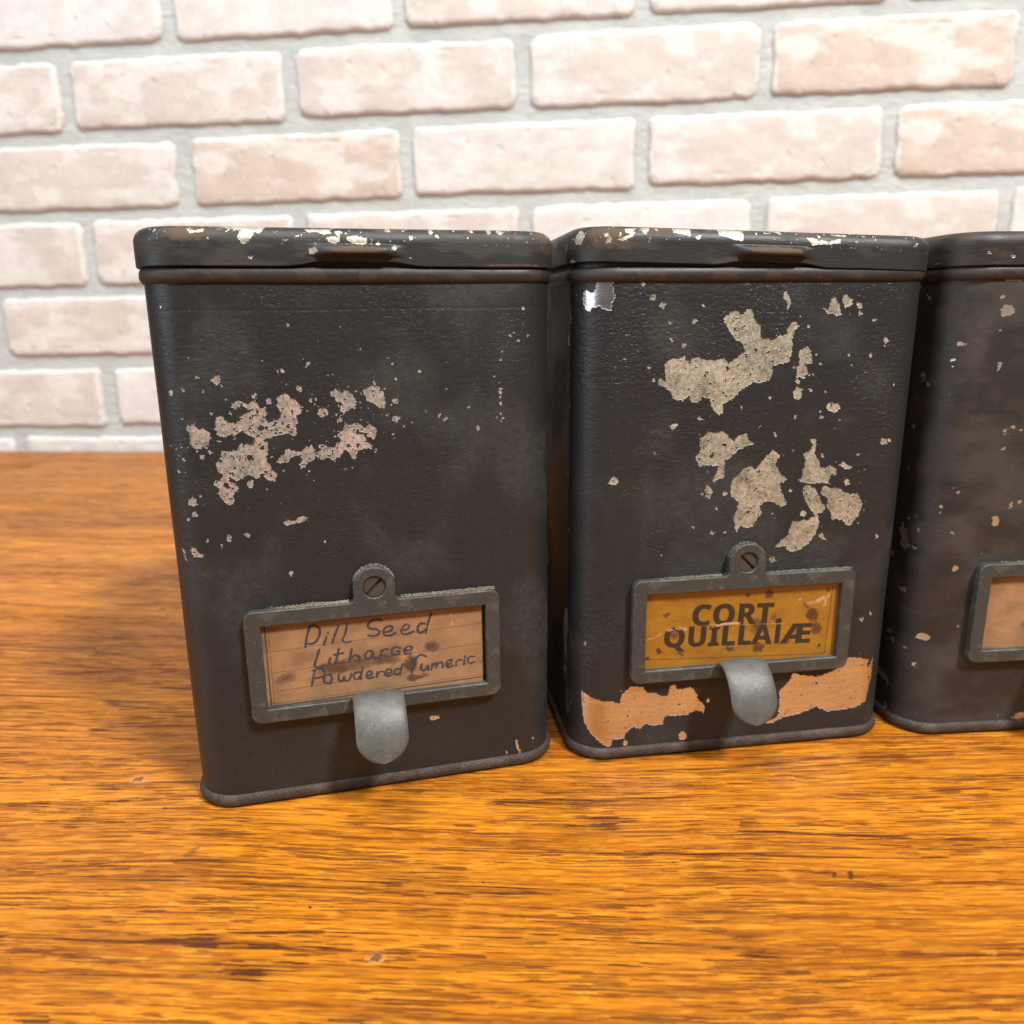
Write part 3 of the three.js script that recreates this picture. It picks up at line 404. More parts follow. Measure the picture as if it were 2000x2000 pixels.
// ---------- brick wall ----------
const wall = thing('brick_wall', { kind: 'structure' });
wall.position.set(-0.39889, 0, -0.83167); wall.rotation.order = 'YXZ'; wall.rotation.set(0, -0.08523, 0.01399);
{
  const BL = 0.2057, BH = 0.0592, tints = [[0.585, 0.525, 0.475], [0.62, 0.585, 0.55], [0.56, 0.475, 0.405], [0.64, 0.615, 0.59], [0.60, 0.545, 0.50], [0.585, 0.53, 0.485]];
  const W = 512, H = 152;
  const bump = tex(512, 152, (c, x, y) => { const n = fbm(x * 0.045, y * 0.045, 5), p = sm(0.74, 0.82, fbm(x * 0.03 + 9, y * 0.03 + 40, 2)); c[0] = c[1] = c[2] = 0.35 + 0.55 * n - 0.5 * p; }, false);
  const mats = tints.map((t, k) => {
    const o = k * 37.7, map = tex(W, H, (c, x, y) => {
      const mx = x / W * BL * 1000, my = y / H * BH * 1000;                       // mm
      const tone = 0.86 + 0.26 * fbm(mx * 0.05 + o, my * 0.07 + o, 4), fine = fbm(mx * 0.5 + o, my * 0.5, 3) - 0.5;
      let wash = sm(0.44, 0.66, fbm(mx * 0.035 + o * 3, my * 0.06 - o, 5));
      const e = Math.min(mx, BL * 1000 - mx, my, BH * 1000 - my), ragged = 1.2 + 5.5 * fbm(mx * 0.12 + o, my * 0.12 + 3 * o, 3);
      wash = Math.max(wash * 0.7, 0.8 * sm(ragged, ragged - 1.6, e)); wash *= 0.75 + 0.5 * (fine + 0.5);
      wash = clamp(wash); const f = 1 + 0.16 * fine;
      c[0] = mix(t[0] * tone, 0.70, wash) * f; c[1] = mix(t[1] * tone, 0.685, wash) * f; c[2] = mix(t[2] * tone, 0.665, wash) * f;
    }, true);
    return new THREE.MeshStandardMaterial({ map, bumpMap: bump, bumpScale: 0.0011, roughness: 0.85 });
  });
  const mortarMap = tex(512, 512, (c, x, y) => { const n = fbm(x * 0.03, y * 0.03, 4), f = vn(x * 0.6, y * 0.6); const v = 0.86 + 0.22 * (n - 0.5) + 0.12 * (f - 0.5); c[0] = 0.53 * v; c[1] = 0.56 * v; c[2] = 0.54 * v; }, true);
  mortarMap.repeat.set(5, 5);
  const mortarBump = tex(512, 512, (c, x, y) => { c[0] = c[1] = c[2] = fbm(x * 0.12, y * 0.12, 4); }, false); mortarBump.repeat.set(5, 5);
  const slab = new THREE.BoxGeometry(2.0, 1.0, 0.06).translate(0.45, 0.35, -0.03);
  mesh('mortar', slab, new THREE.MeshStandardMaterial({ map: mortarMap, bumpMap: mortarBump, bumpScale: 0.001, roughness: 0.95 }), wall);
  const r = rng(5);
  function brickGeo(len, h, seed) {
    const rc = 0.005 + 0.005 * r(), pts = [];
    const run = (x0, y0, x1, y1, n) => { for (let i = 0; i < n; i++) { const t = i / n; pts.push([mix(x0, x1, t), mix(y0, y1, t)]); } };
    const arc = (cx, cy, a0) => { for (let i = 0; i < 4; i++) { const a = a0 + i / 4 * Math.PI / 2; pts.push([cx + rc * Math.cos(a), cy + rc * Math.sin(a)]); } };
    const hx = len / 2, hy = h / 2;
    run(-hx + rc, -hy, hx - rc, -hy, 24); arc(hx - rc, -hy + rc, -Math.PI / 2); run(hx, -hy + rc, hx, hy - rc, 7); arc(hx - rc, hy - rc, 0);
    run(hx - rc, hy, -hx + rc, hy, 24); arc(-hx + rc, hy - rc, Math.PI / 2); run(-hx, hy - rc, -hx, -hy + rc, 7); arc(-hx + rc, -hy + rc, Math.PI);
    const n = pts.length, rings = [[0, -0.004], [0, 0.0012], [0.0008, 0.0026], [0.0020, 0.0038], [0.0042, 0.0045], [0.012, 0.0047]], pos = [], uv = [], idx = [];
    for (const [ins, z] of rings) for (const [x, y] of pts) {
      const d = 0.0034 * (fbm(x * 70 + seed, y * 70 + seed * 3, 3) - 0.5) + 0.0016 * (vn(x * 320 + seed, y * 320) - 0.5), kx = (hx - ins + d) / hx, ky = (hy - ins + d) / hy;
      const px = x * kx, py = y * ky; pos.push(px, py, z + (z > 0.002 ? 0.0010 * (fbm(x * 40 + seed, y * 40, 2) - 0.5) : 0)); uv.push(clamp(px / BL + 0.5, 0.004, 0.996), clamp(py / BH + 0.5, 0.01, 0.99));
    }
    for (let k = 0; k < rings.length - 1; k++) for (let i = 0; i < n; i++) { const a = k * n + i, b = k * n + (i + 1) % n; idx.push(a, b, a + n, b, b + n, a + n); }
    const c = pos.length / 3; pos.push(0, 0, 0.0047); uv.push(0.5, 0.5); const k0 = (rings.length - 1) * n;
    for (let i = 0; i < n; i++) idx.push(k0 + i, k0 + (i + 1) % n, c);
    const g = new THREE.BufferGeometry(); g.setAttribute('position', new THREE.Float32BufferAttribute(pos, 3)); g.setAttribute('uv', new THREE.Float32BufferAttribute(uv, 2)); g.setIndex(idx); g.computeVertexNormals(); return g;
  }
  const TONES = { '2,0': 2, '1,2': 2, '1,-1': 0, '0,0': 3, '2,1': 1, '1,0': 5, '1,1': 4, '2,2': 4, '3,0': 5, '3,1': 3, '0,1': 4, '3,-1': 0, '2,-1': 4, '0,2': 1 };
  for (let row = -4; row <= 6; row++) {                                       // row 0 is the topmost row of the picture
    const V = 0.3797 - 0.07186 * row + 0.07186 / 2, start = row & 1 ? 0.1985 : 0.0885;
    for (let k = -4; k <= 5; k++) {
      const j0 = start + 0.2195 * k + 0.004 * (r() - 0.5), len = BL + 0.004 * (r() - 0.5), u = j0 + 0.1097;
      if (u < -0.5 || u > 1.4) { continue; }
      const b = mesh(numbered('brick'), brickGeo(len, BH + 0.0035 * (r() - 0.5), 13.7 * row + 5.3 * k + 90), mats[TONES[row + ',' + k] ?? Math.floor(r() * mats.length)], wall);
      b.position.set(u, V + 0.0015 * (r() - 0.5), 0); b.rotation.z = 0.012 * (r() - 0.5) - 0.003;
      if (r() < 0.5) b.rotation.z += Math.PI;
    }
  }
}

// ---------- table top ----------
{
  const t = thing('table_top', { kind: 'structure' });
  t.position.set(-0.39889, 0, -0.83167); t.rotation.y = -0.08523;
  const TX = 0.54, TZ = 0.36, OX = 0.45, OZ = 0.40;                               // texture patch in table metres: x from OX-TX/2, z from OZ
  const Wd = 2048, Hd = 2048, cth = Math.cos(-0.08523), sth = Math.sin(-0.08523);
  const toLocal = (x, z) => { const dx = x / 1000 + 0.39889, dz = z / 1000 + 0.83167; return [cth * dx - sth * dz, sth * dx + cth * dz]; };
  const grain = new Float32Array(Wd * Hd), tone = new Float32Array(Wd * Hd);
  const marks = [];                                                              // x, z in mm, radii in mm, kind
  for (const [x, z, a, b, rot, kind] of [[-114.2, -211.8, 2.2, 1.5, 0, 2], [-30.6, -142.4, 1.6, 1.2, 0, 2], [83, -166.8, 0.7, 2.2, 0.35, 1], [79.1, -166.9, 0.5, 1.5, 0.5, 1], [-48.8, -157.6, 0.45, 0.4, 0, 1], [-43.8, -157.7, 0.35, 0.3, 0, 1], [-8.1, -165.4, 0.4, 0.4, 0, 1], [-100, -197, 0.7, 0.5, 0.3, 1], [95, -186, 1.2, 0.35, 0, 1], [40, -172, 0.4, 0.3, 0, 1], [34, -168, 0.3, 0.25, 0, 1], [-85, -178, 1.2, 2.5, 0.4, 3], [-25, -181, 0.4, 0.3, 0, 1], [-5, -184, 0.35, 0.3, 0, 1]])
    { const [lx, lz] = toLocal(x, z); marks.push([lx, lz, a / 1000, b / 1000, rot, kind]); }
  const r = rng(31), scr = [];
  for (let i = 0; i < 170; i++) scr.push([OX + (r() - 0.5) * 0.5, OZ + 0.08 + r() * 0.30, r() * Math.PI, 0.001 + 0.005 * r() * r(), 0.00012 + 0.0003 * r()]);
  const scratch = new Float32Array(Wd * Hd);
  for (const [x, z, a, l, w] of scr) {
    const n = Math.ceil(l * 8000); for (let i = 0; i < n; i++) { const q = i / n - 0.5, px = x + Math.cos(a) * l * q + (r() - 0.5) * 0.0004, pz = z + Math.sin(a) * l * q + (r() - 0.5) * 0.0004; if (r() < 0.35) continue;
      const X = Math.round((px - OX + TX / 2) / TX * Wd), Z = Math.round((pz - OZ) / TZ * Hd), R = Math.ceil(w * Hd / TZ); for (let dz = -R; dz <= R; dz++) { const zz = Z + dz; if (zz >= 0 && zz < Hd && X >= 0 && X < Wd) scratch[zz * Wd + X] = Math.max(scratch[zz * Wd + X], 0.6 * (1 - Math.abs(dz) / (R + 1))); } }
  }
  const map = tex(Wd, Hd, (c, X, Z) => {
    const x = OX - TX / 2 + (X + 0.5) / Wd * TX, z = OZ + (Z + 0.5) / Hd * TZ, k = Z * Wd + X;
    const dx = x - 0.42, zz = z + 0.16 * dx * dx + 0.05 * dx + 0.011 * (fbm(x * 5, z * 9, 3) - 0.5);
    const n1 = fbm(x * 9 + 3, zz * 170, 3), n2 = fbm(x * 48 + 31, zz * 900 + 8, 3), n3 = fbm(x * 4 + 9, zz * 40 + 20, 3), brk = fbm(x * 85 + 17, zz * 600 + 40, 2);
    const ridged = (fx, fz, o) => 1 - Math.abs(2 * vn(x * fx + o + 0.3 * n1, zz * fz + o) - 1);
    const streak = sm(0.93, 0.99, 1 - Math.abs(2 * fbm(x * 5 + 5, zz * 110 + 2, 2) - 1)) * sm(0.36, 0.52, fbm(x * 26 + 2, zz * 200 + 70, 2));
    const lineA = sm(0.80, 0.96, ridged(11, 330, 3.7)) * sm(0.44, 0.58, brk), lineB = sm(0.80, 0.97, ridged(19, 640, 21.3)) * sm(0.42, 0.60, 1 - brk);
    const dash = Math.max(sm(0.58, 0.635, fbm(x * 130 + 50, zz * 2300 + 9, 2)) * (0.45 + 0.55 * sm(0.42, 0.58, fbm(x * 30 + 8, zz * 160, 2))), 0.6 * sm(0.60, 0.68, fbm(x * 55 + 90, zz * 1500 + 33, 2))), pore = clamp(0.85 * dash + 0.42 * lineA * brk + 0.35 * lineB);
    const fleck = sm(0.55, 0.70, fbm(x * 240 + 11, zz * 1300 + 60, 2));
    const fine = vn(x * 420, zz * 2600) - 0.5;
    const v = clamp(0.55 + 0.6 * (n1 - 0.5) + 1.0 * (n2 - 0.5) + 0.5 * (n3 - 0.5) + 0.25 * fine);
    let R = mix(0.25, 0.61, v), G = mix(0.063, 0.215, v), B = mix(0.005, 0.012, v);
    const dark = clamp(0.5 * streak + 0.82 * pore); R = mix(R, 0.082, dark); G = mix(G, 0.023, dark); B = mix(B, 0.006, dark);
    const lift = 0.42 * fleck * (1 - dark) + 0.55 * scratch[k] + 0.08 * fine; R = mix(R, 0.80, lift * 0.5); G = mix(G, 0.38, lift * 0.5); B = mix(B, 0.05, lift * 0.4);
    let h = 0.6 - 0.4 * pore - 0.1 * streak + 0.12 * fine + 0.15 * (n2 - 0.5) - 0.15 * scratch[k];
    const grime = sm(0.60, 0.76, fbm(x * 14 + 60, z * 30 + 4, 4)) * 0.35; R *= 1 - 0.45 * grime; G *= 1 - 0.5 * grime; B *= 1 - 0.3 * grime;
    for (const m of marks) {
      const ux = x - m[0], uz = z - m[1]; if (Math.abs(ux) > 0.006 || Math.abs(uz) > 0.006) continue;
      const cr = Math.cos(m[4]), sr = Math.sin(m[4]), q = Math.hypot((cr * ux + sr * uz) / m[2], (cr * uz - sr * ux) / m[3]) + 1.1 * (fbm(x * 1500, z * 1500, 2) - 0.5);
      if (m[5] === 2) { const ring = sm(1.7, 1.1, q) * sm(0.7, 0.9, q) * (uz > 0 ? 1 : 0.3), core = sm(1.0, 0.5, q) * 0.8; R = mix(mix(R, 0.6, ring * 0.45), 0.12, core); G = mix(mix(G, 0.33, ring * 0.45), 0.06, core); B = mix(mix(B, 0.14, ring * 0.45), 0.035, core); h -= 0.55 * sm(1.2, 0.4, q); }
      else { const core = sm(1.05, 0.75, q) * (m[5] === 3 ? 0.45 : 0.9); R = mix(R, 0.045, core); G = mix(G, 0.03, core); B = mix(B, 0.015, core); }
    }
    grain[k] = h; tone[k] = clamp(0.34 + 0.22 * pore + 0.25 * grime + 0.14 * (fbm(x * 30, z * 60, 3) - 0.5) + 0.2 * scratch[k]);
    c[0] = R; c[1] = G; c[2] = B;
  }, true, THREE.MirroredRepeatWrapping);
  const bump = tex(Wd, Hd, (c, X, Z) => { c[0] = c[1] = c[2] = grain[Z * Wd + X]; }, false, THREE.MirroredRepeatWrapping);
  const rough = tex(1024, 1024, (c, X, Z) => { c[0] = c[2] = 0; c[1] = tone[Z * 2 * Wd + X * 2]; }, false, THREE.MirroredRepeatWrapping);
  const g = new RoundedBoxGeometry(2.0, 0.035, 1.1, 3, 0.006).translate(0.39, -0.0175, 0.55 + 0.0075);
  const p = g.attributes.position, uv = g.attributes.uv;
  for (let i = 0; i < p.count; i++) uv.setXY(i, (p.getX(i) - OX + TX / 2) / TX, (p.getZ(i) + p.getY(i) - OZ) / TZ);
  mesh('board', g, new THREE.MeshPhysicalMaterial({ map, bumpMap: bump, bumpScale: 0.00022, roughnessMap: rough, roughness: 1, specularIntensity: 0.4 }), t);
}

// ---------- canister surfaces ----------
const FS = 0.18, FH = 0.148;                              // the front sheet wraps 180 mm of the wall, 148 mm high
const FW = 2048, FHt = 1684;
function maskOf(w, h, polys, holes, toX, toY) {
  const cv = document.createElement('canvas'); cv.width = w; cv.height = h; const x = cv.getContext('2d');
  x.fillStyle = '#000'; x.fillRect(0, 0, w, h);
  const draw = (list, style) => { x.fillStyle = style; for (const q of list) { x.beginPath(); for (let i = 0; i < q.length; i += 2) (i ? x.lineTo(toX(q[i]), toY(q[i + 1])) : x.moveTo(toX(q[0]), toY(q[1]))); x.closePath(); x.fill(); } };
  draw(polys, '#fff'); draw(holes, '#000');
  const d = x.getImageData(0, 0, w, h).data, m = new Uint8Array(w * h); for (let i = 0; i < w * h; i++) m[i] = d[i * 4]; return m;
}
function frontSheet(traced, holes, seed, pink) {
  const r = rng(Math.round(seed * 100)), polys = traced.slice(), big = traced.filter((q) => q.length > 24);
  for (let i = 0; i < 170; i++) {                                               // tiny flecks scattered round the larger losses
    const q = big[Math.floor(r() * big.length)], j = Math.floor(r() * q.length / 2) * 2, a = r() * 7, d = 16 * r() * r() + 0.8, x = q[j] + Math.cos(a) * d, y = q[j + 1] + Math.sin(a) * d * 0.8, s = 0.09 + 0.2 * r() * r(), p = [];
    if (y < 14 || y > 142 || (y < 70 && Math.abs(x) < 37)) continue;
    for (let k = 0; k < 6; k++) p.push(x + s * (0.7 + 0.6 * r()) * Math.cos(k * 1.047), y + s * (0.7 + 0.6 * r()) * Math.sin(k * 1.047));
    polys.push(p);
  }
  const m = maskOf(FW, FHt, polys, holes, (x) => (x / 1000 / FS + 0.5) * FW, (y) => (1 - y / 1000 / FH) * FHt);
  const pm = FW / FS / 1000, hgt = new Float32Array(FW * FHt), rm = new Float32Array(FW * FHt * 2);
  const map = tex(FW, FHt, (c, X, Y) => {
    const x = X / pm, y = Y / pm, k = Y * FW + X;                                   // mm
    const wx = 12 * (fbm(x * 1.7 + seed, y * 1.7, 4) - 0.5), wy = 12 * (fbm(x * 1.7 + 50, y * 1.7 + seed, 4) - 0.5);
    const sx = clamp(Math.round(X + wx), 0, FW - 1), sy = clamp(Math.round(FHt - 1 - Y + wy), 0, FHt - 1);
    const isle = y < 31 || (x < 52 && y > 126) ? 0 : sm(pink > 0.5 ? 0.715 : 0.765, pink > 0.5 ? 0.74 : 0.785, fbm(x * 1.5 + seed + 20, y * 1.5 + 70, 2)), chip = m[sy * FW + sx] / 255 * (1 - isle);
    const brush = fbm(x * 0.55 + seed, y * 5.5, 3), fine = vn(x * 7, y * 9), blotch = fbm(x * 0.045 + seed * 3, y * 0.04 + seed, 4), dust = sm(0.5, 0.72, blotch) * (0.55 + 0.9 * (fbm(x * 0.7 + seed, y * 0.7, 3) - 0.5));
    const wrinkle = fbm(x * 0.8 + 40 + seed, y * 1.5, 4), pit = sm(0.72, 0.80, fbm(x * 1.3 + seed + 8, y * 2.2, 2)) * sm(0.48, 0.62, fbm(x * 0.07 + 9 + seed, y * 0.07, 2));
    const gr = 0.8 + 0.4 * fine * 0.5 + 0.25 * (brush - 0.5);
    let R = mix(0.0158, 0.0355, dust) * gr, G = mix(0.0184, 0.0370, dust) * gr, B = mix(0.0192, 0.0340, dust) * gr;
    const lint = sm(0.83, 0.86, fbm(x * 3.1 + 70, y * 3.3 + seed, 2)); R += 0.05 * lint; G += 0.047 * lint; B += 0.042 * lint;
    const mott = fbm(x * 1.5 + seed, y * 1.5, 4), tarn = fbm(x * 0.22 + seed, y * 0.25 + 9, 3), grain = vn(x * 5, y * 5) - 0.5;
    const pk = pink * sm(0.4, 0.6, tarn), fresh = y < 31 || (x < 52 && y > 126) ? 1 : 0, lum = 0.9 + (fresh ? 0.12 : 0.75) * (mott - 0.5) + (fresh ? 0.3 * (fbm(x * 0.25 + seed, y * 2.4, 3) - 0.5) - 0.4 * sm(0.80, 0.84, fbm(x * 0.8 + 30, y * 0.8 + seed, 2)) : 0) + (fresh ? 0.06 : 0.5) * grain + (fresh ? 0 : 0.7 * (tarn - 0.5));
    const tR = (fresh ? 0.80 : mix(0.47, 0.48, pk)) * lum, tG = (fresh ? (y > 100 ? 0.77 : 0.79) : mix(0.455, 0.40, pk)) * lum, tB = (fresh ? (y > 100 ? 0.75 : 0.74) : mix(pink > 0.5 ? 0.41 : 0.36, 0.355, pk)) * lum;
    const rim = chip > 0.03 && chip < 0.97 ? 1 : 0;
    R = mix(R, tR, chip); G = mix(G, tG, chip); B = mix(B, tB, chip);
    hgt[k] = clamp(0.62 - (pink > 0.5 ? 0.22 * sm(0.5, 0.15, Math.abs(y - 137.4 + 0.4 * (vn(x * 0.1, 3) - 0.5))) : 0) + 0.05 * (brush - 0.5) + (0.12 + 0.5 * sm(0.42, 0.62, fbm(x * 0.05 + seed, y * 0.05 + 6, 2))) * (wrinkle - 0.5) + 0.20 * (fbm(x * 1.6 + seed, y * 2.0, 3) - 0.5) + 0.05 * (fine - 0.5) - 0.28 * pit) * (1 - chip) + chip * (0.18 + 0.05 * mott) + rim * 0.04;
    rm[k * 2] = mix(0.47 + 0.22 * dust + 0.12 * (wrinkle - 0.5), fresh ? 0.17 + 0.16 * brush : 0.42 + 0.2 * mott, chip); rm[k * 2 + 1] = chip * (fresh ? 0.97 : 0.62);
    c[0] = R; c[1] = G; c[2] = B;
  }, true, THREE.ClampToEdgeWrapping);
  const bump = tex(FW, FHt, (c, X, Y) => { c[0] = c[1] = c[2] = hgt[Y * FW + X]; }, false, THREE.ClampToEdgeWrapping);
  const rough = tex(1024, 842, (c, X, Y) => { const k = (Y * 2 * FW + X * 2) * 2; c[0] = 0; c[1] = rm[k]; c[2] = rm[k + 1]; }, false, THREE.ClampToEdgeWrapping);
  return new THREE.MeshStandardMaterial({ map, bumpMap: bump, bumpScale: pink > 0.5 ? 0.00016 : 0.00026, roughnessMap: rough, metalnessMap: rough, roughness: 1, metalness: 1 });
}
function wornSheet(w, h, mmX, mmY, seed, chipLevel, rust) {               // repeating worn black paint
  const hgt = new Float32Array(w * h), rm = new Float32Array(w * h * 2);
  const map = tex(w, h, (c, X, Y) => {
    const x = X / w * mmX, y = Y / h * mmY, k = Y * w + X;
    const chip = sm(chipLevel, chipLevel + 0.02, fbm(x * 0.28 + seed, y * 0.28, 4)), fine = vn(x * 6, y * 6), blotch = sm(0.45, 0.7, fbm(x * 0.08 + seed, y * 0.1, 4));
    const ru = rust * sm(0.46, 0.64, fbm(x * 0.22 + 5 + seed, y * 0.35, 4)) * (1 - chip);
    const g = 0.8 + 0.4 * (fine - 0.3);
    let R = mix(0.023, 0.042, blotch) * g, G = mix(0.022, 0.037, blotch) * g, B = mix(0.021, 0.031, blotch) * g;
    R = mix(R, 0.13 * g, ru); G = mix(G, 0.066 * g, ru); B = mix(B, 0.034 * g, ru);
    R = mix(R, 0.58, chip); G = mix(G, 0.54, chip); B = mix(B, 0.45, chip);
    hgt[k] = 0.5 + 0.3 * (fbm(x * 1.2, y * 2 + seed, 3) - 0.5) - 0.3 * chip + 0.25 * ru * fine; rm[k * 2] = mix(0.5 + 0.2 * blotch + 0.25 * ru, 0.4, chip); rm[k * 2 + 1] = chip * 0.85;
    c[0] = R; c[1] = G; c[2] = B;
  }, true);
  const bump = tex(w, h, (c, X, Y) => { c[0] = c[1] = c[2] = hgt[Y * w + X]; }, false), rough = tex(w, h, (c, X, Y) => { const k = (Y * w + X) * 2; c[0] = 0; c[1] = rm[k]; c[2] = rm[k + 1]; }, false);
  return new THREE.MeshStandardMaterial({ map, bumpMap: bump, bumpScale: 0.00016, roughnessMap: rough, metalnessMap: rough, roughness: 1, metalness: 1 });
}
const LW = 2048, LHt = 168, LSP = 0.15, LV = 0.0123;                     // lid skirt sheet: 150 mm by 12.3 mm
function lidSheet(polys, seed, rustSpots) {
  const m = maskOf(LW, LHt, polys, [], (x) => (x / 1000 / LSP + 0.5) * LW, (y) => (1 - y / 1000 / LV) * LHt);
  const pm = LW / LSP / 1000, hgt = new Float32Array(LW * LHt), rm = new Float32Array(LW * LHt * 2);
  const map = tex(LW, LHt, (c, X, Y) => {
    const x = X / pm, y = Y / pm, k = Y * LW + X, s = x - 75;
    const sx = clamp(Math.round(X + 9 * (fbm(x * 2.2 + seed, y * 2.2, 3) - 0.5)), 0, LW - 1), sy = clamp(Math.round(LHt - 1 - Y + 9 * (fbm(x * 2.2 + 50, y * 2.2 + seed, 3) - 0.5)), 0, LHt - 1);
    let chip = m[sy * LW + sx] / 255; chip = Math.max(chip, sm(0.80, 0.82, fbm(x * 1.1 + seed * 5, y * 1.1, 2)) * sm(4, 9, y));
    const brush = fbm(x * 0.5 + seed, y * 5, 3), fine = vn(x * 7, y * 8), blotch = sm(0.5, 0.72, fbm(x * 0.09 + seed, y * 0.2, 4)), g = 0.8 + 0.2 * fine + 0.3 * (brush - 0.5);
    let ru = 0; for (const [a, b, ra, rb] of rustSpots) ru = Math.max(ru, sm(1.25, 0.6, Math.hypot((s - a) / ra, (y - b) / rb) + 0.9 * (fbm(x * 0.9, y * 1.6 + seed, 3) - 0.5)));
    ru = Math.max(ru, 0.55 * sm(0.56, 0.7, fbm(x * 0.3 + 77 + seed, y * 0.5, 3)) * sm(7.5, 9.5, y));
    let R = mix(0.0215, 0.040, blotch) * g, G = mix(0.0228, 0.039, blotch) * g, B = mix(0.0225, 0.035, blotch) * g;
    R = mix(R, mix(0.10, 0.17, fine), ru * 0.6); G = mix(G, mix(0.058, 0.096, fine), ru * 0.6); B = mix(B, mix(0.034, 0.052, fine), ru * 0.6);
    const mott = fbm(x * 1.6, y * 1.6 + seed, 3); R = mix(R, 0.50 * (0.6 + 0.8 * mott), chip); G = mix(G, 0.475 * (0.6 + 0.8 * mott), chip); B = mix(B, 0.385 * (0.6 + 0.8 * mott), chip);
    hgt[k] = (0.6 + 0.16 * (brush - 0.5) + 0.25 * (fbm(x * 0.7, y * 2, 3) - 0.5) + 0.2 * ru * (fine - 0.5)) * (1 - chip) + 0.16 * chip;
    rm[k * 2] = mix(mix(0.50 + 0.2 * blotch, 0.8, ru), 0.40 + 0.25 * mott, chip); rm[k * 2 + 1] = chip * 0.7;
    c[0] = R; c[1] = G; c[2] = B;
  }, true, THREE.MirroredRepeatWrapping);
  const bump = tex(LW, LHt, (c, X, Y) => { c[0] = c[1] = c[2] = hgt[Y * LW + X]; }, false, THREE.MirroredRepeatWrapping), rough = tex(LW, LHt, (c, X, Y) => { const k = (Y * LW + X) * 2; c[0] = 0; c[1] = rm[k]; c[2] = rm[k + 1]; }, false, THREE.MirroredRepeatWrapping);
  return new THREE.MeshStandardMaterial({ map, bumpMap: bump, bumpScale: 0.00014, roughnessMap: rough, metalnessMap: rough, roughness: 1, metalness: 1 });
}
const wornMat = wornSheet(1024, 1024, 110, 110, 3, 0.755, 0.12), rustMat = wornSheet(1024, 256, 160, 40, 11, 0.80, 0.2), footMat = (() => {
  const map = tex(2048, 96, (c, X, Y) => { const x = X * 160 / 2048, y = Y * 5.5 / 96, n = fbm(x * 0.5, y * 0.5, 3), f = fbm(x * 2.2, y * 2.2, 3), w = sm(0.5, 0.7, fbm(x * 0.25 + 9, y * 0.3, 3)), g = 0.7 + 0.6 * f + 0.3 * (n - 0.5); c[0] = mix(0.042, 0.072, w) * g; c[1] = mix(0.029, 0.050, w) * g; c[2] = mix(0.021, 0.037, w) * g; }, true);
  const bump = tex(2048, 96, (c, X, Y) => { c[0] = c[1] = c[2] = fbm(X * 0.22, Y * 0.16, 3); }, false);
  return new THREE.MeshStandardMaterial({ map, bumpMap: bump, bumpScale: 0.00025, roughness: 0.68, metalness: 0.1 });
})();
const holderMat = (() => {
  const map = tex(1024, 1024, (c, x, y) => { const n = fbm(x * 0.012, y * 0.012, 4), f = vn(x * 0.8, y * 0.8), d = sm(0.72, 0.80, fbm(x * 0.11, y * 0.11, 3)), w = sm(0.55, 0.75, n); const g = 0.82 + 0.3 * f * 0.6; c[0] = (mix(0.060, 0.098, w) + 0.08 * d) * g; c[1] = (mix(0.063, 0.098, w) + 0.076 * d) * g; c[2] = (mix(0.059, 0.085, w) + 0.065 * d) * g; }, true);
  map.repeat.set(1 / 0.05, 1 / 0.05);
  const bump = tex(512, 512, (c, x, y) => { c[0] = c[1] = c[2] = fbm(x * 0.09, y * 0.09, 4); }, false); bump.repeat.set(1 / 0.02, 1 / 0.02);
  return new THREE.MeshStandardMaterial({ map, bumpMap: bump, bumpScale: 0.00004, roughness: 0.5, metalness: 0.3 });
})();
const pullMat = (() => {
  const map = tex(512, 512, (c, x, y) => { const n = fbm(x * 0.018, y * 0.022, 5), f = vn(x * 0.9, y * 0.7), d = sm(0.68, 0.78, fbm(x * 0.08 + 5, y * 0.06, 3)), w = sm(0.42, 0.66, n); const g = 0.85 + 0.25 * f; c[0] = (mix(0.092, 0.112, w) + 0.025 * d) * g; c[1] = (mix(0.096, 0.113, w) + 0.025 * d) * g; c[2] = (mix(0.088, 0.098, w) + 0.02 * d) * g; }, true);
  const bump = tex(512, 512, (c, x, y) => { c[0] = c[1] = c[2] = fbm(x * 0.06, y * 0.06, 5); }, false);
  return new THREE.MeshStandardMaterial({ map, bumpMap: bump, bumpScale: 0.00005, roughness: 0.52, metalness: 0.3 });
})();
const screwMat = new THREE.MeshStandardMaterial({ color: new THREE.Color(0.085, 0.082, 0.072), roughness: 0.5, metalness: 0.5 });
const dustMat = new THREE.MeshStandardMaterial({ color: new THREE.Color(0.25, 0.22, 0.16), roughness: 1 });

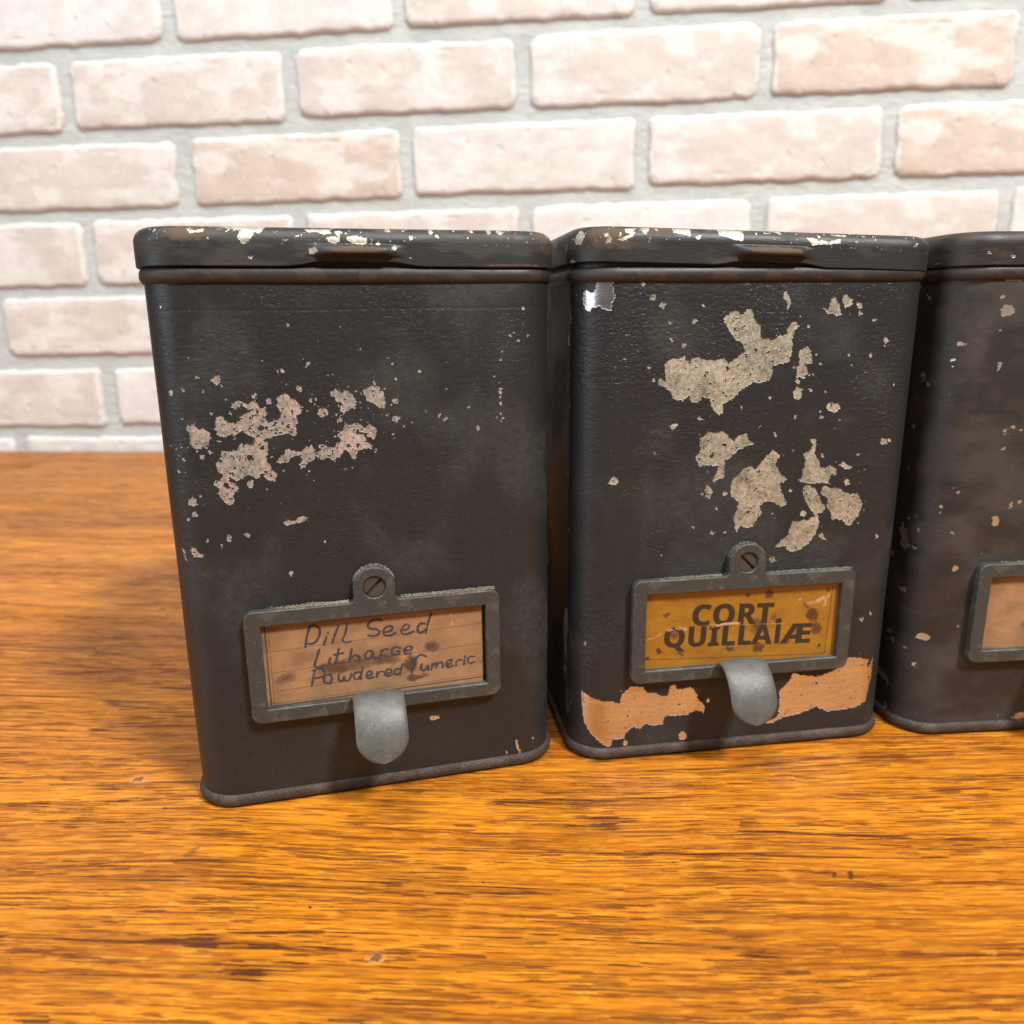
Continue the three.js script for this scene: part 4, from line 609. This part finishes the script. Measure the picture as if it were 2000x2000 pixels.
// ---------- canister geometry ----------
const CW = 0.105, CD = 0.12, CR = 0.0112;
function outline(step = 0.002) {                            // points with normals and arc length s, s = 0 at the middle of the front
  const pts = [], add = (x, z, nx, nz) => pts.push({ x, z, nx, nz, s: 0 }), hw = CW / 2;
  const line = (x0, z0, x1, z1, nx, nz) => { const n = Math.max(1, Math.round(Math.hypot(x1 - x0, z1 - z0) / step)); for (let i = 0; i < n; i++) add(mix(x0, x1, i / n), mix(z0, z1, i / n), nx, nz); };
  const arc = (cx, cz, a0, a1) => { const n = 12; for (let i = 0; i < n; i++) { const a = mix(a0, a1, i / n); add(cx + CR * Math.cos(a), cz + CR * Math.sin(a), Math.cos(a), Math.sin(a)); } };
  const P = Math.PI;                                          // starts at the back middle, runs by the left side to the front, then the right side
  line(0, -CD, -hw + CR, -CD, 0, -1); arc(-hw + CR, -CD + CR, -P / 2, -P); line(-hw, -CD + CR, -hw, -CR, -1, 0); arc(-hw + CR, -CR, P, P / 2);
  line(-hw + CR, 0, hw - CR, 0, 0, 1); arc(hw - CR, -CR, P / 2, 0); line(hw, -CR, hw, -CD + CR, 1, 0); arc(hw - CR, -CD + CR, 0, -P / 2); line(hw - CR, -CD, 0, -CD, 0, -1);
  add(0, -CD, 0, -1);
  let s = 0; for (let i = 0; i < pts.length; i++) { if (i) s += Math.hypot(pts[i].x - pts[i - 1].x, pts[i].z - pts[i - 1].z); pts[i].s = s; }
  for (const q of pts) q.s -= s / 2;
  return pts;
}
const OUT = outline();
// profile: list of [offset, y, v]; bend(q, k, o, y) may shift offset and height; groups split front / rest by |s|
function sweep(profile, uvOf, { bend, split, capTop, capBottom } = {}) {
  const pos = [], uv = [], n = OUT.length, a0 = [], a1 = [];
  profile.forEach(([o, y, v], k) => { for (const q of OUT) { let [oo, yy] = bend ? bend(q, k, o, y) : [o, y]; pos.push(q.x + q.nx * oo, yy, q.z + q.nz * oo); const t = uvOf(q.s, v ?? yy); uv.push(t[0], t[1]); } });
  for (let k = 0; k < profile.length - 1; k++) for (let i = 0; i < n - 1; i++) { const a = k * n + i, b = a + 1, list = split && Math.abs((OUT[i].s + OUT[i + 1].s) / 2) > split ? a1 : a0; list.push(a, b, a + n, b, b + n, a + n); }
  const cap = (k, y, up) => { const c = pos.length / 3; const base = c; for (let i = 0; i < n; i++) { const j = (k * n + i) * 3; pos.push(pos[j], pos[j + 1], pos[j + 2]); uv.push(pos[j] / 0.11, pos[j + 2] / 0.11); } pos.push(0, y, -CD / 2); uv.push(0, 0.5); const list = split || up === 2 ? a1 : a0; for (let i = 0; i < n - 1; i++) up ? list.push(base + i, base + i + 1, base + n) : list.push(base + i + 1, base + i, base + n); };
  if (capTop !== undefined) cap(profile.length - 1, capTop, 2);
  if (capBottom !== undefined) cap(0, capBottom, 0);
  const g = new THREE.BufferGeometry(); g.setAttribute('position', new THREE.Float32BufferAttribute(pos, 3)); g.setAttribute('uv', new THREE.Float32BufferAttribute(uv, 2)); g.setIndex([...a0, ...a1]);
  if (a1.length) { g.addGroup(0, a0.length, 0); g.addGroup(a0.length, a1.length, 1); }
  g.computeVertexNormals();
  { // the first and last column are the same place: share their normals
    const nn = g.attributes.normal; for (let k = 0; k < profile.length; k++) { const a = k * n, b = k * n + n - 1, v = new THREE.Vector3(nn.getX(a) + nn.getX(b), nn.getY(a) + nn.getY(b), nn.getZ(a) + nn.getZ(b)).normalize(); nn.setXYZ(a, v.x, v.y, v.z); nn.setXYZ(b, v.x, v.y, v.z); }
  }
  return g;
}
const dentOf = (seed) => (q, k, o, y) => [o + 0.0005 * (fbm(q.s * 22 + seed, y * 22 + seed, 2) - 0.5), y];
function bodyGeo(seed) {
  const prof = []; for (let i = 0; i <= 36; i++) prof.push([0, mix(0.0012, 0.1437, i / 36)]); prof.push([-0.0004, 0.1448], [-0.0006, 0.152]);
  return sweep(prof, (s, y) => (Math.abs(s) <= FS / 2 + 0.0011 ? [s / FS + 0.5, y / FH] : [s / 0.11, y / 0.11]), { split: FS / 2 - 0.001, bend: dentOf(seed), capBottom: 0.0012 });
}
function ringGeo(y0, y1, bulge, m) { const prof = []; for (let i = 0; i <= 8; i++) { const a = i / 8 * Math.PI; prof.push([bulge * Math.sin(a) - 0.0002, mix(y0, y1, (1 - Math.cos(a)) / 2), i / 8]); } return sweep(prof, (s, v) => [s / 0.16, v * m], {}); }
const LB = 0.1476, LH = 0.1571, LR = 0.0035, LO = 0.0013;
function lidGeo(seed, arch, ribX, ribH) {
  const prof = [[LO - 0.0009, LB + 0.0004, 0], [LO - 0.0003, LB - 0.00002, 0.0001], [LO, LB + 0.0003, 0.0003]], sk = LH - LR - LB;
  for (let i = 1; i <= 20; i++) prof.push([LO, LB + sk * i / 20, sk * i / 20]);
  for (let i = 1; i <= 8; i++) { const a = i / 8 * Math.PI / 2; prof.push([LO - LR + LR * Math.cos(a), LH - LR + LR * Math.sin(a), sk + LR * a]); }
  return sweep(prof, (s, v) => [s / LSP + 0.5, v / LV], {
    capTop: LH + 0.0004,
    bend: (q, k, o, y) => {
      const x = q.s - ribX, t = sm(LB + 0.004, LB, y), front = Math.abs(q.s) < 0.045 ? 1 : 0;
      const up = front * arch * sm(0.017, 0.008, Math.abs(x)) * t + 0.00025 * (fbm(q.s * 40 + seed, 3, 2) - 0.5) * t;
      const rib = front * sm(0.0105, 0.0078, Math.abs(x)) * Math.pow(Math.max(0, 1 - ((y - ribH) / 0.0018) ** 2), 0.6) * 0.0022;
      return [o + rib + 0.0004 * (fbm(q.s * 25 + seed, y * 60, 2) - 0.5), y + up];
    },
  });
}
function holderGeo() {
  const s = new THREE.Shape(), x0 = -0.0358, x1 = 0.0346, y0 = 0.0263, y1 = 0.0592, r = 0.0028, cx = -0.0007, cy = 0.0632, R = 0.0058, f = 0.0013;
  s.moveTo(x0 + r, y0); s.lineTo(x1 - r, y0); s.absarc(x1 - r, y0 + r, r, -Math.PI / 2, 0); s.lineTo(x1, y1 - r); s.absarc(x1 - r, y1 - r, r, 0, Math.PI / 2);
  s.lineTo(cx + R + f, y1); s.absarc(cx + R + f, y1 + f, f, -Math.PI / 2, -Math.PI, true); s.lineTo(cx + R, cy); s.absarc(cx, cy, R, 0, Math.PI); s.lineTo(cx - R, y1 + f);
  s.absarc(cx - R - f, y1 + f, f, 0, -Math.PI / 2, true); s.lineTo(x0 + r, y1); s.absarc(x0 + r, y1 - r, r, Math.PI / 2, Math.PI); s.lineTo(x0, y0 + r); s.absarc(x0 + r, y0 + r, r, Math.PI, Math.PI * 1.5);
  const h = new THREE.Path(), a0 = -0.0315, a1 = 0.0305, b0 = 0.0304, b1 = 0.0548; h.moveTo(a0, b0); h.lineTo(a0, b1); h.lineTo(a1, b1); h.lineTo(a1, b0); h.closePath(); s.holes.push(h);
  const hole = new THREE.Path(); hole.absarc(cx, cy, 0.0031, 0, Math.PI * 2, true); s.holes.push(hole);
  return new THREE.ExtrudeGeometry(s, { depth: 0.0017, bevelEnabled: true, bevelThickness: 0.0005, bevelSize: 0.0004, bevelOffset: -0.0004, bevelSegments: 3, curveSegments: 10 }).translate(0, 0, 0.0006);
}
function screwGeo(angle) {
  const parts = [], R = 0.0030, w = 0.00042;
  for (const sg of [0, Math.PI]) {
    const s = new THREE.Shape(), a = Math.asin(w / R); s.absarc(0, 0, R, a, Math.PI - a); s.closePath();
    parts.push(new THREE.ExtrudeGeometry(s, { depth: 0.0005, bevelEnabled: true, bevelThickness: 0.00018, bevelSize: 0.00015, bevelOffset: -0.00015, bevelSegments: 2, curveSegments: 20 }).rotateZ(sg).translate(0, 0, 0.0009));
  }
  parts.push(new THREE.ExtrudeGeometry(new THREE.Shape().absarc(0, 0, R * 0.985, 0, Math.PI * 2), { depth: 0.0006, bevelEnabled: false, curveSegments: 20 }));
  return mergeGeometries(parts).rotateZ(angle).translate(-0.0007, 0.0632, 0.0006);
}
const pullProfile = new THREE.CatmullRomCurve3([[0.0026, 0.0306], [0.0034, 0.0322], [0.0064, 0.0323], [0.0100, 0.0304], [0.0132, 0.0268], [0.0153, 0.0224], [0.0166, 0.0174]].map(([o, y]) => new THREE.Vector3(0, y, o)));
function pullGeo() {
  const N = 44, M = 14, hw = 0.0071, th = 0.00055, L = pullProfile.getLength(), pos = [], uv = [], idx = [];
  for (const side of [1, -1]) for (let i = 0; i <= N; i++) {
    const t = 1 - Math.pow(1 - i / N, 1.7), p = pullProfile.getPointAt(t), d = pullProfile.getTangentAt(t), n = new THREE.Vector3(0, d.z, -d.y).multiplyScalar(1).normalize(); if (n.z < 0 && n.y < 0) n.negate();
    const rest = L * (1 - t), w = hw * (rest < 0.0069 ? Math.sqrt(Math.max(0.0001, 1 - (1 - rest / 0.0069) ** 2)) : 1) * (i < 5 ? 1 + 0.02 * (5 - i) : 1);
    for (let j = 0; j <= M; j++) { const u = j / M * 2 - 1, edge = 1 - 0.55 * Math.pow(Math.abs(u), 8), o = side * th * edge - 0.0006 * u * u * (w / hw) ** 2; pos.push(u * w - 0.0014, p.y + n.y * o, p.z + n.z * o); uv.push(u * w / 0.02 + 0.5, t * L / 0.02 + (side > 0 ? 0 : 0.4)); }
  }
  const S = (N + 1) * (M + 1);
  for (let i = 0; i < N; i++) for (let j = 0; j < M; j++) { const a = i * (M + 1) + j, b = a + 1, c = a + M + 1, d = c + 1; idx.push(a, c, b, b, c, d, S + a, S + b, S + c, S + b, S + d, S + c); }
  for (let i = 0; i < N; i++) for (const j of [0, M]) { const a = i * (M + 1) + j, c = a + M + 1; j ? idx.push(a, c, S + a, c, S + c, S + a) : idx.push(a, S + a, c, c, S + a, S + c); }
  for (let j = 0; j < M; j++) for (const i of [0, N]) { const a = i * (M + 1) + j, b = a + 1; i ? idx.push(a, S + a, b, b, S + a, S + b) : idx.push(a, b, S + a, b, S + b, S + a); }
  const g = new THREE.BufferGeometry(); g.setAttribute('position', new THREE.Float32BufferAttribute(pos, 3)); g.setAttribute('uv', new THREE.Float32BufferAttribute(uv, 2)); g.setIndex(idx); g.computeVertexNormals(); return g;
}

// ---------- label cards ----------
const CX0 = -0.0335, CX1 = 0.0335, CY0 = 0.0285, CY1 = 0.0565, CPX = 24;                       // card area in metres, pixels per mm
function cardCanvas(paint) {
  const w = Math.round((CX1 - CX0) * 1000 * CPX), h = Math.round((CY1 - CY0) * 1000 * CPX), cv = document.createElement('canvas'); cv.width = w; cv.height = h; const x = cv.getContext('2d');
  const X = (mm) => (mm - CX0 * 1000) * CPX, Y = (mm) => (CY1 * 1000 - mm) * CPX; paint(x, X, Y, w, h); return x.getImageData(0, 0, w, h);
}
// base colours (linear) are computed per pixel, ink and stains come from the canvas: red = ink, green = stain, blue = flaked
function cardMat(paint, colour, rough) {
  const im = cardCanvas(paint), w = im.width, h = im.height, d = im.data, hg = new Float32Array(w * h);
  const map = tex(w, h, (c, X, Y) => {
    const x = X / CPX, y = Y / CPX, wob = 3 * (fbm(x * 3, y * 3, 3) - 0.5), sx = clamp(Math.round(X + wob), 0, w - 1), sy = clamp(Math.round(h - 1 - Y + wob), 0, h - 1), k = (sy * w + sx) * 4;
    const tx = clamp(Math.round(X + 46 * (fbm(x * 0.7 + 3, y * 0.7, 4) - 0.5)), 0, w - 1), ty = clamp(Math.round(h - 1 - Y + 46 * (fbm(x * 0.7 + 40, y * 0.7 + 9, 4) - 0.5)), 0, h - 1), k2 = (ty * w + tx) * 4;
    colour(c, x, y, d[k] / 255, sm(0.12, 0.75, d[k2 + 1] / 255), d[k + 2] / 255 * sm(0.3, 0.5, fbm(x * 1.6 + 60, y * 1.6, 3))); hg[Y * w + X] = 0.5 + 0.3 * (fbm(x * 1.5, y * 1.5, 4) - 0.5) + 0.3 * d[k + 2] / 255;
  }, true, THREE.ClampToEdgeWrapping);
  const bump = tex(w, h, (c, X, Y) => { c[0] = c[1] = c[2] = hg[Y * w + X]; }, false, THREE.ClampToEdgeWrapping);
  return new THREE.MeshPhysicalMaterial({ map, bumpMap: bump, bumpScale: 0.00012, roughness: rough, clearcoat: rough < 0.5 ? 0.35 : 0, clearcoatRoughness: 0.3 });
}
const blob = (x, cx, cy, rx, ry, a, ch) => { x.save(); x.translate(cx, cy); x.scale(1, ry / rx); const g = x.createRadialGradient(0, 0, 0, 0, 0, rx), col = ch === 'g' ? '0,255,0' : '0,0,255'; g.addColorStop(0, `rgba(${col},${a})`); g.addColorStop(0.55, `rgba(${col},${a * 0.7})`); g.addColorStop(1, `rgba(${col},0)`); x.globalCompositeOperation = 'lighter'; x.fillStyle = g; x.fillRect(-rx, -rx, 2 * rx, 2 * rx); x.restore(); };
const paperColour = (c, x, y, ink, stain, flake) => {
  const n = fbm(x * 0.18, y * 0.25, 4), f = fbm(x * 2.4, y * 2.4, 3), v = 0.82 + 0.5 * (n - 0.5) + 0.22 * (f - 0.5), st = clamp(stain * (1.0 + 0.9 * (f - 0.4)));
  c[0] = mix(0.35, 0.095, st) * v; c[1] = mix(0.192, 0.044, st) * v; c[2] = mix(0.088, 0.022, st) * v;
  const k = clamp(ink * (0.88 + 0.5 * (vn(x * 6, y * 6) - 0.35))); c[0] = mix(c[0], 0.035, k); c[1] = mix(c[1], 0.031, k); c[2] = mix(c[2], 0.040, k);
  c[0] = mix(c[0], 0.55, flake); c[1] = mix(c[1], 0.42, flake); c[2] = mix(c[2], 0.27, flake);
};
const writtenCard = cardMat((x, X, Y, w, h) => {
  x.fillStyle = '#000'; x.fillRect(0, 0, w, h);
  for (const [a, b, rx, ry, al] of [[-12, 42, 16, 5, 0.22], [10, 41, 14, 5, 0.2], [0, 52, 20, 3, 0.25], [-22, 46, 8, 6, 0.25], [-14, 39.8, 5.2, 2.6, 0.5], [-7, 40.4, 8, 2.8, 0.42], [2, 40.6, 5, 2.4, 0.45], [8.6, 38.2, 2.6, 3.4, 0.95], [9.2, 34, 2.6, 1.6, 0.8], [-26, 38.2, 4.5, 2.8, 0.55], [15, 43.4, 3, 2.4, 0.55], [2, 44, 8, 3, 0.35], [-31, 50, 2, 6, 0.4], [26, 53, 4, 1.5, 0.4], [-27, 33.2, 4, 1.5, 0.35], [12, 34.2, 2, 1.2, 0.6], [-30, 31, 3, 2, 0.4]]) blob(x, X(a), Y(b), rx * CPX, ry * CPX, al, 'g');
  x.globalCompositeOperation = 'lighter'; x.lineCap = x.lineJoin = 'round';
  const line = (a, b, c2, d2, wd, al) => { x.strokeStyle = `rgba(255,0,0,${al})`; x.lineWidth = wd * CPX; x.beginPath(); x.moveTo(X(a), Y(b)); x.lineTo(X(c2), Y(d2)); x.stroke(); };
  for (const y of [46.7, 40.4, 34.8]) line(-29.5, y, 29.8, y + 2.0, 0.16, 0.8);
  line(-29.6, 53.4, 29.8, 54.9, 0.16, 0.6); line(-29.6, 53.4, -29.8, 31.2, 0.16, 0.8); line(-30.5, 54, -30.6, 30.3, 0.42, 0.85); line(-29.8, 31.2, 29.6, 32.6, 0.16, 0.7); line(-30.6, 30.4, 29.6, 31.8, 0.42, 0.85); line(-31.6, 54, -31.7, 30, 0.14, 0.6);
  for (const q of HANDWRITING) {
    const pts = []; for (let i = 0; i < q.length; i += 2) pts.push([X(q[i]), Y(q[i + 1])]);
    const curve = new THREE.CatmullRomCurve3(pts.map(([a, b]) => new THREE.Vector3(a, b, 0)), false, 'centripetal'), n = Math.max(4, Math.round(curve.getLength() / 4)), list = curve.getSpacedPoints(n);
    for (let i = 0; i < n; i++) { const p = list[i], t = list[i + 1], w = 0.42 + 0.5 * fbm(p.x * 0.03 + 7, p.y * 0.03, 2); x.strokeStyle = `rgba(255,0,0,${0.5 + 0.5 * vn(p.x * 0.05, p.y * 0.05 + 20)})`; x.lineWidth = w * CPX; x.beginPath(); x.moveTo(p.x, p.y); x.lineTo(t.x, t.y); x.stroke(); }
  }
  x.strokeStyle = 'rgba(0,0,255,0.75)'; x.lineWidth = 0.3 * CPX; x.beginPath(); x.moveTo(X(21.0), Y(54)); x.lineTo(X(20.6), Y(51.5)); x.lineTo(X(20.9), Y(49.2)); x.stroke();
}, paperColour, 0.85);
const printedCard = cardMat((x, X, Y, w, h) => {
  x.fillStyle = '#000'; x.fillRect(0, 0, w, h);
  for (const [a, b, rx, ry, al] of [[8, 52, 2.2, 1.6, 0.9], [1, 52.2, 1.4, 1.2, 0.8], [22.3, 44.5, 2.8, 3, 0.9], [24, 40, 2.4, 3, 0.8], [20, 47.6, 1.6, 1.6, 0.6], [4.8, 42, 3.4, 3.8, 0.6], [5.4, 34.8, 2.8, 2.2, 0.9], [-4, 34.6, 1.8, 1.4, 0.8], [-26.8, 35.7, 1.6, 1.3, 0.95], [-20, 34.6, 1.6, 1.1, 0.6], [-22, 41, 3.4, 2, 0.6], [-24.6, 47.6, 0.9, 0.9, 0.8], [10, 44.5, 2, 2, 0.5], [-30.6, 33.6, 1.3, 1, 0.9], [25.4, 33.8, 1, 0.9, 0.9], [27, 52, 1.2, 0.9, 0.8], [14, 36, 3, 1.4, 0.5], [-9, 39, 2, 2, 0.35], [-31, 53, 2, 3, 0.4], [18, 39, 3, 3, 0.4]]) blob(x, X(a), Y(b), rx * CPX, ry * CPX, al, 'g');
  x.globalCompositeOperation = 'lighter'; x.save(); x.translate(X(0), Y(42)); x.rotate(0.040);
  x.strokeStyle = 'rgba(255,0,0,0.85)'; x.lineWidth = 0.2 * CPX; x.beginPath(); x.moveTo(-34 * CPX, 9.9 * CPX); x.lineTo(27.9 * CPX, 9.9 * CPX); x.lineTo(27.9 * CPX, -14 * CPX); x.stroke();
  x.fillStyle = x.strokeStyle = 'rgb(255,0,0)'; x.textBaseline = 'alphabetic'; x.font = 'bold 200px sans-serif'; x.lineJoin = 'miter';
  const put = (text, x0, x1, base, cap) => {                       // mm: left, right, baseline below the middle, cap height
    const m = x.measureText(text), sx = (x1 - x0) * CPX / m.width, sy = cap * CPX / (200 * 0.714);
    x.save(); x.translate(x0 * CPX, base * CPX); x.scale(sx, sy); x.fillText(text, 0, 0); x.lineWidth = 7; x.stroke?.call; x.strokeText(text, 0, 0); x.restore();
  };
  put('CORT', -17.2, 9.4, -0.9, 6.5); x.fillRect(10.3 * CPX, -2.2 * CPX, 1.5 * CPX, 1.4 * CPX);
  put('QUILLA', -25.6, 9.6, 5.9, 6.3); x.fillRect(10.6 * CPX, -0.5 * CPX, 1.7 * CPX, 6.4 * CPX); x.beginPath(); x.arc(11.5 * CPX, -1.6 * CPX, 0.9 * CPX, 0, 7); x.fill(); put('Æ', 12.8, 23.0, 5.9, 6.3);
  x.restore();
  const sp = (pts, wd, al) => { x.strokeStyle = `rgba(0,0,255,${al})`; x.lineWidth = wd * CPX; x.lineCap = 'round'; x.beginPath(); pts.forEach(([a, b], i) => (i ? x.lineTo(X(a), Y(b)) : x.moveTo(X(a), Y(b)))); x.stroke(); };
  sp([[-31.6, 39.5], [-28, 40.5], [-26, 41.8]], 0.35, 0.8); sp([[-10.5, 42.7], [-8, 43.0], [-5.5, 43.4], [-1.5, 43.2]], 0.75, 1); sp([[-24, 42.6], [-21, 43], [-18.5, 42.4]], 1.1, 0.55); sp([[24, 49], [27, 50.4]], 1.3, 0.8); sp([[26.2, 47.4], [26.6, 50]], 0.9, 0.6); sp([[17.5, 49.6], [18, 50]], 0.6, 0.8); sp([[20.5, 48], [24, 48.8]], 1.2, 0.45); sp([[-3.4, 41.4], [-3.2, 40.6]], 0.3, 0.8); sp([[0, 42.6], [8, 42.4], [14, 42]], 0.18, 0.5);
}, (c, x, y, ink, stain, flake) => {
  const n = fbm(x * 0.2 + 9, y * 0.3, 4), f = fbm(x * 2.1, y * 2.1 + 3, 3), v = 0.84 + 0.44 * (n - 0.5) + 0.2 * (f - 0.5), st = clamp(stain * (1.0 + 1.6 * (f - 0.4)));
  c[0] = mix(0.36, 0.095, st) * v; c[1] = mix(0.165, 0.042, st) * v; c[2] = mix(0.016, 0.022, st) * v;
  const k = clamp(ink * (0.95 + 0.1 * f)); c[0] = mix(c[0], 0.022, k); c[1] = mix(c[1], 0.019, k); c[2] = mix(c[2], 0.014, k);
  const fl = clamp(flake * (0.5 + f)); c[0] = mix(c[0], 0.52, fl); c[1] = mix(c[1], 0.33, fl); c[2] = mix(c[2], 0.20, fl);
}, 0.42);
const blankCard = cardMat((x, X, Y, w, h) => { x.fillStyle = '#000'; x.fillRect(0, 0, w, h); blob(x, X(-14), Y(38), 160, 70, 0.6, 'g'); blob(x, X(10), Y(48), 120, 60, 0.5, 'g'); }, paperColour, 0.85);

// ---------- canisters ----------
function dust(parent, seed, count, amount) {                    // loose grains lying on the upper ledges of the label holder
  const r = rng(seed), g = new THREE.IcosahedronGeometry(0.00011, 0), m = new THREE.InstancedMesh(g, dustMat, count), q = new THREE.Object3D(), c = new THREE.Color();
  for (let i = 0; i < count; i++) {
    const a = r(); let x, y, z = 0.0004 + 0.0018 * Math.pow(r(), 1.2);
    if (a < 0.40) { x = mix(-0.0305, -0.0078, Math.sqrt(r())); y = 0.05925; } else if (a < 0.86) { x = mix(0.0066, 0.0335, r()); y = 0.05925; } else { const t = Math.PI * (0.1 + 0.8 * r()); x = -0.0007 + 0.0059 * Math.cos(t); y = 0.0632 + 0.0059 * Math.sin(t); }
    const heap = amount * (0.25 + fbm(x * 400 + seed, 2, 3)); q.position.set(x, y + heap * 0.0006 * r() * (1 - z / 0.0026), z); q.rotation.set(r() * 3, r() * 3, r() * 3); q.scale.setScalar(0.5 + 0.9 * r()); q.updateMatrix(); m.setMatrixAt(i, q.matrix);
    const v = 0.55 + 0.9 * r(); m.setColorAt(i, c.setRGB(v, v * mix(0.9, 1, r()), v * mix(0.8, 1, r())));
  }
  m.name = 'dust'; m.userData.kind = 'stuff'; m.castShadow = m.receiveShadow = true; parent.add(m);
}
const HOLDER = holderGeo(), PULL = pullGeo(), RIM = ringGeo(0.1437, 0.1477, 0.0012, 0.1), FOOT = ringGeo(0.0003, 0.0040, 0.0013, 1);
function canister(label, [x, z, yaw], { front, lidMat, seed, ribX, ribH, card, cardRight, slot, dusty, lidTilt }) {
  const g = thing('tin_canister', { label, category: 'canister', group: 'apothecary tins in a row on the table' });
  g.position.set(x, 0, z); g.rotation.y = yaw;
  mesh('body', bodyGeo(seed), [front, wornMat], g);
  mesh('rim_bead', RIM, rustMat, g); mesh('foot_rim', FOOT, footMat, g);
  const lid = mesh('lid', lidGeo(seed, 0.0011, ribX, ribH), [lidMat, wornMat], g);
  if (lidTilt) { lid.geometry.translate(0, -0.1523, 0).rotateZ(lidTilt).translate(0, 0.1523, 0); }
  const h = mesh('label_holder', HOLDER, holderMat, g); mesh('screw', screwGeo(slot), screwMat, h); mesh('pull_tab', PULL, pullMat, h);
  if (dusty) dust(h, seed * 7 + 1, dusty[0], dusty[1]);
  const cg = new THREE.BoxGeometry(cardRight - CX0, CY1 - CY0, 0.0003).translate((cardRight + CX0) / 2, (CY0 + CY1) / 2, 0.00075), p = cg.attributes.position;
  for (let i = 0; i < p.count; i++) cg.attributes.uv.setXY(i, (p.getX(i) - CX0) / (CX1 - CX0), (p.getY(i) - CY0) / (CY1 - CY0));
  mesh('label_card', cg, card, g);
  return g;
}
canister('black tin canister with a handwritten brown dill seed card', [-0.0381, -0.2074, 0.2438], { front: frontSheet(CHIPS_A, HOLES_A, 4.2, 0.9), lidMat: lidSheet(LID_CHIPS_A, 6.1, [[-40, 8, 6, 2.2], [0, 3.9, 7, 1.0], [40, 0.3, 8, 0.5], [8, 9.4, 3, 0.9], [50, 8, 4, 2]]), seed: 4, ribX: -0.0005, ribH: 0.1512, card: writtenCard, cardRight: 0.0297, slot: Math.PI / 4, dusty: [2600, 1], lidTilt: 0 });
canister('chipped black tin canister with a printed mustard yellow card', [0.0705, -0.2258, 0.1452], { front: frontSheet([...CHIPS_B, [-59, 47, -57.5, 41, -60, 35, -58, 28, -61, 21, -64, 24, -63, 32, -65, 39, -62, 46], [-57, 22, -55, 17, -58, 11, -61, 14, -60, 20], [-58, 138, -57.5, 133, -58.4, 133], [-60, 131, -59.4, 127, -60.3, 127], [-59, 121, -58.6, 118, -59.3, 118], [-61, 117, -60.5, 114, -61.2, 114], [-58.5, 112, -58, 109, -58.8, 109], [-60, 92, -59.4, 88, -60.3, 89], [-58, 74, -57.6, 72, -58.3, 72], [-59.5, 66, -59, 64, -59.8, 64]], HOLES_B, 9.7, 0.15), lidMat: lidSheet(LID_CHIPS_B, 14.3, [[-30, 9, 9, 1.5], [1.3, 4.0, 8, 1.1], [-44, 7, 6, 3]]), seed: 9, ribX: 0.0013, ribH: 0.1512, card: printedCard, cardRight: 0.0335, slot: -Math.PI / 4, dusty: [900, 0.3], lidTilt: -0.026 });
canister('dark tin canister beside the yellow card tin, away from the handwritten one', [0.18, -0.236, 0.08], { front: wornMat, lidMat: rustMat, seed: 15, ribX: 0, ribH: 0.1512, card: blankCard, cardRight: 0.0335, slot: 0.9, dusty: [700, 0.3], lidTilt: 0 });

renderer.render(scene, camera);
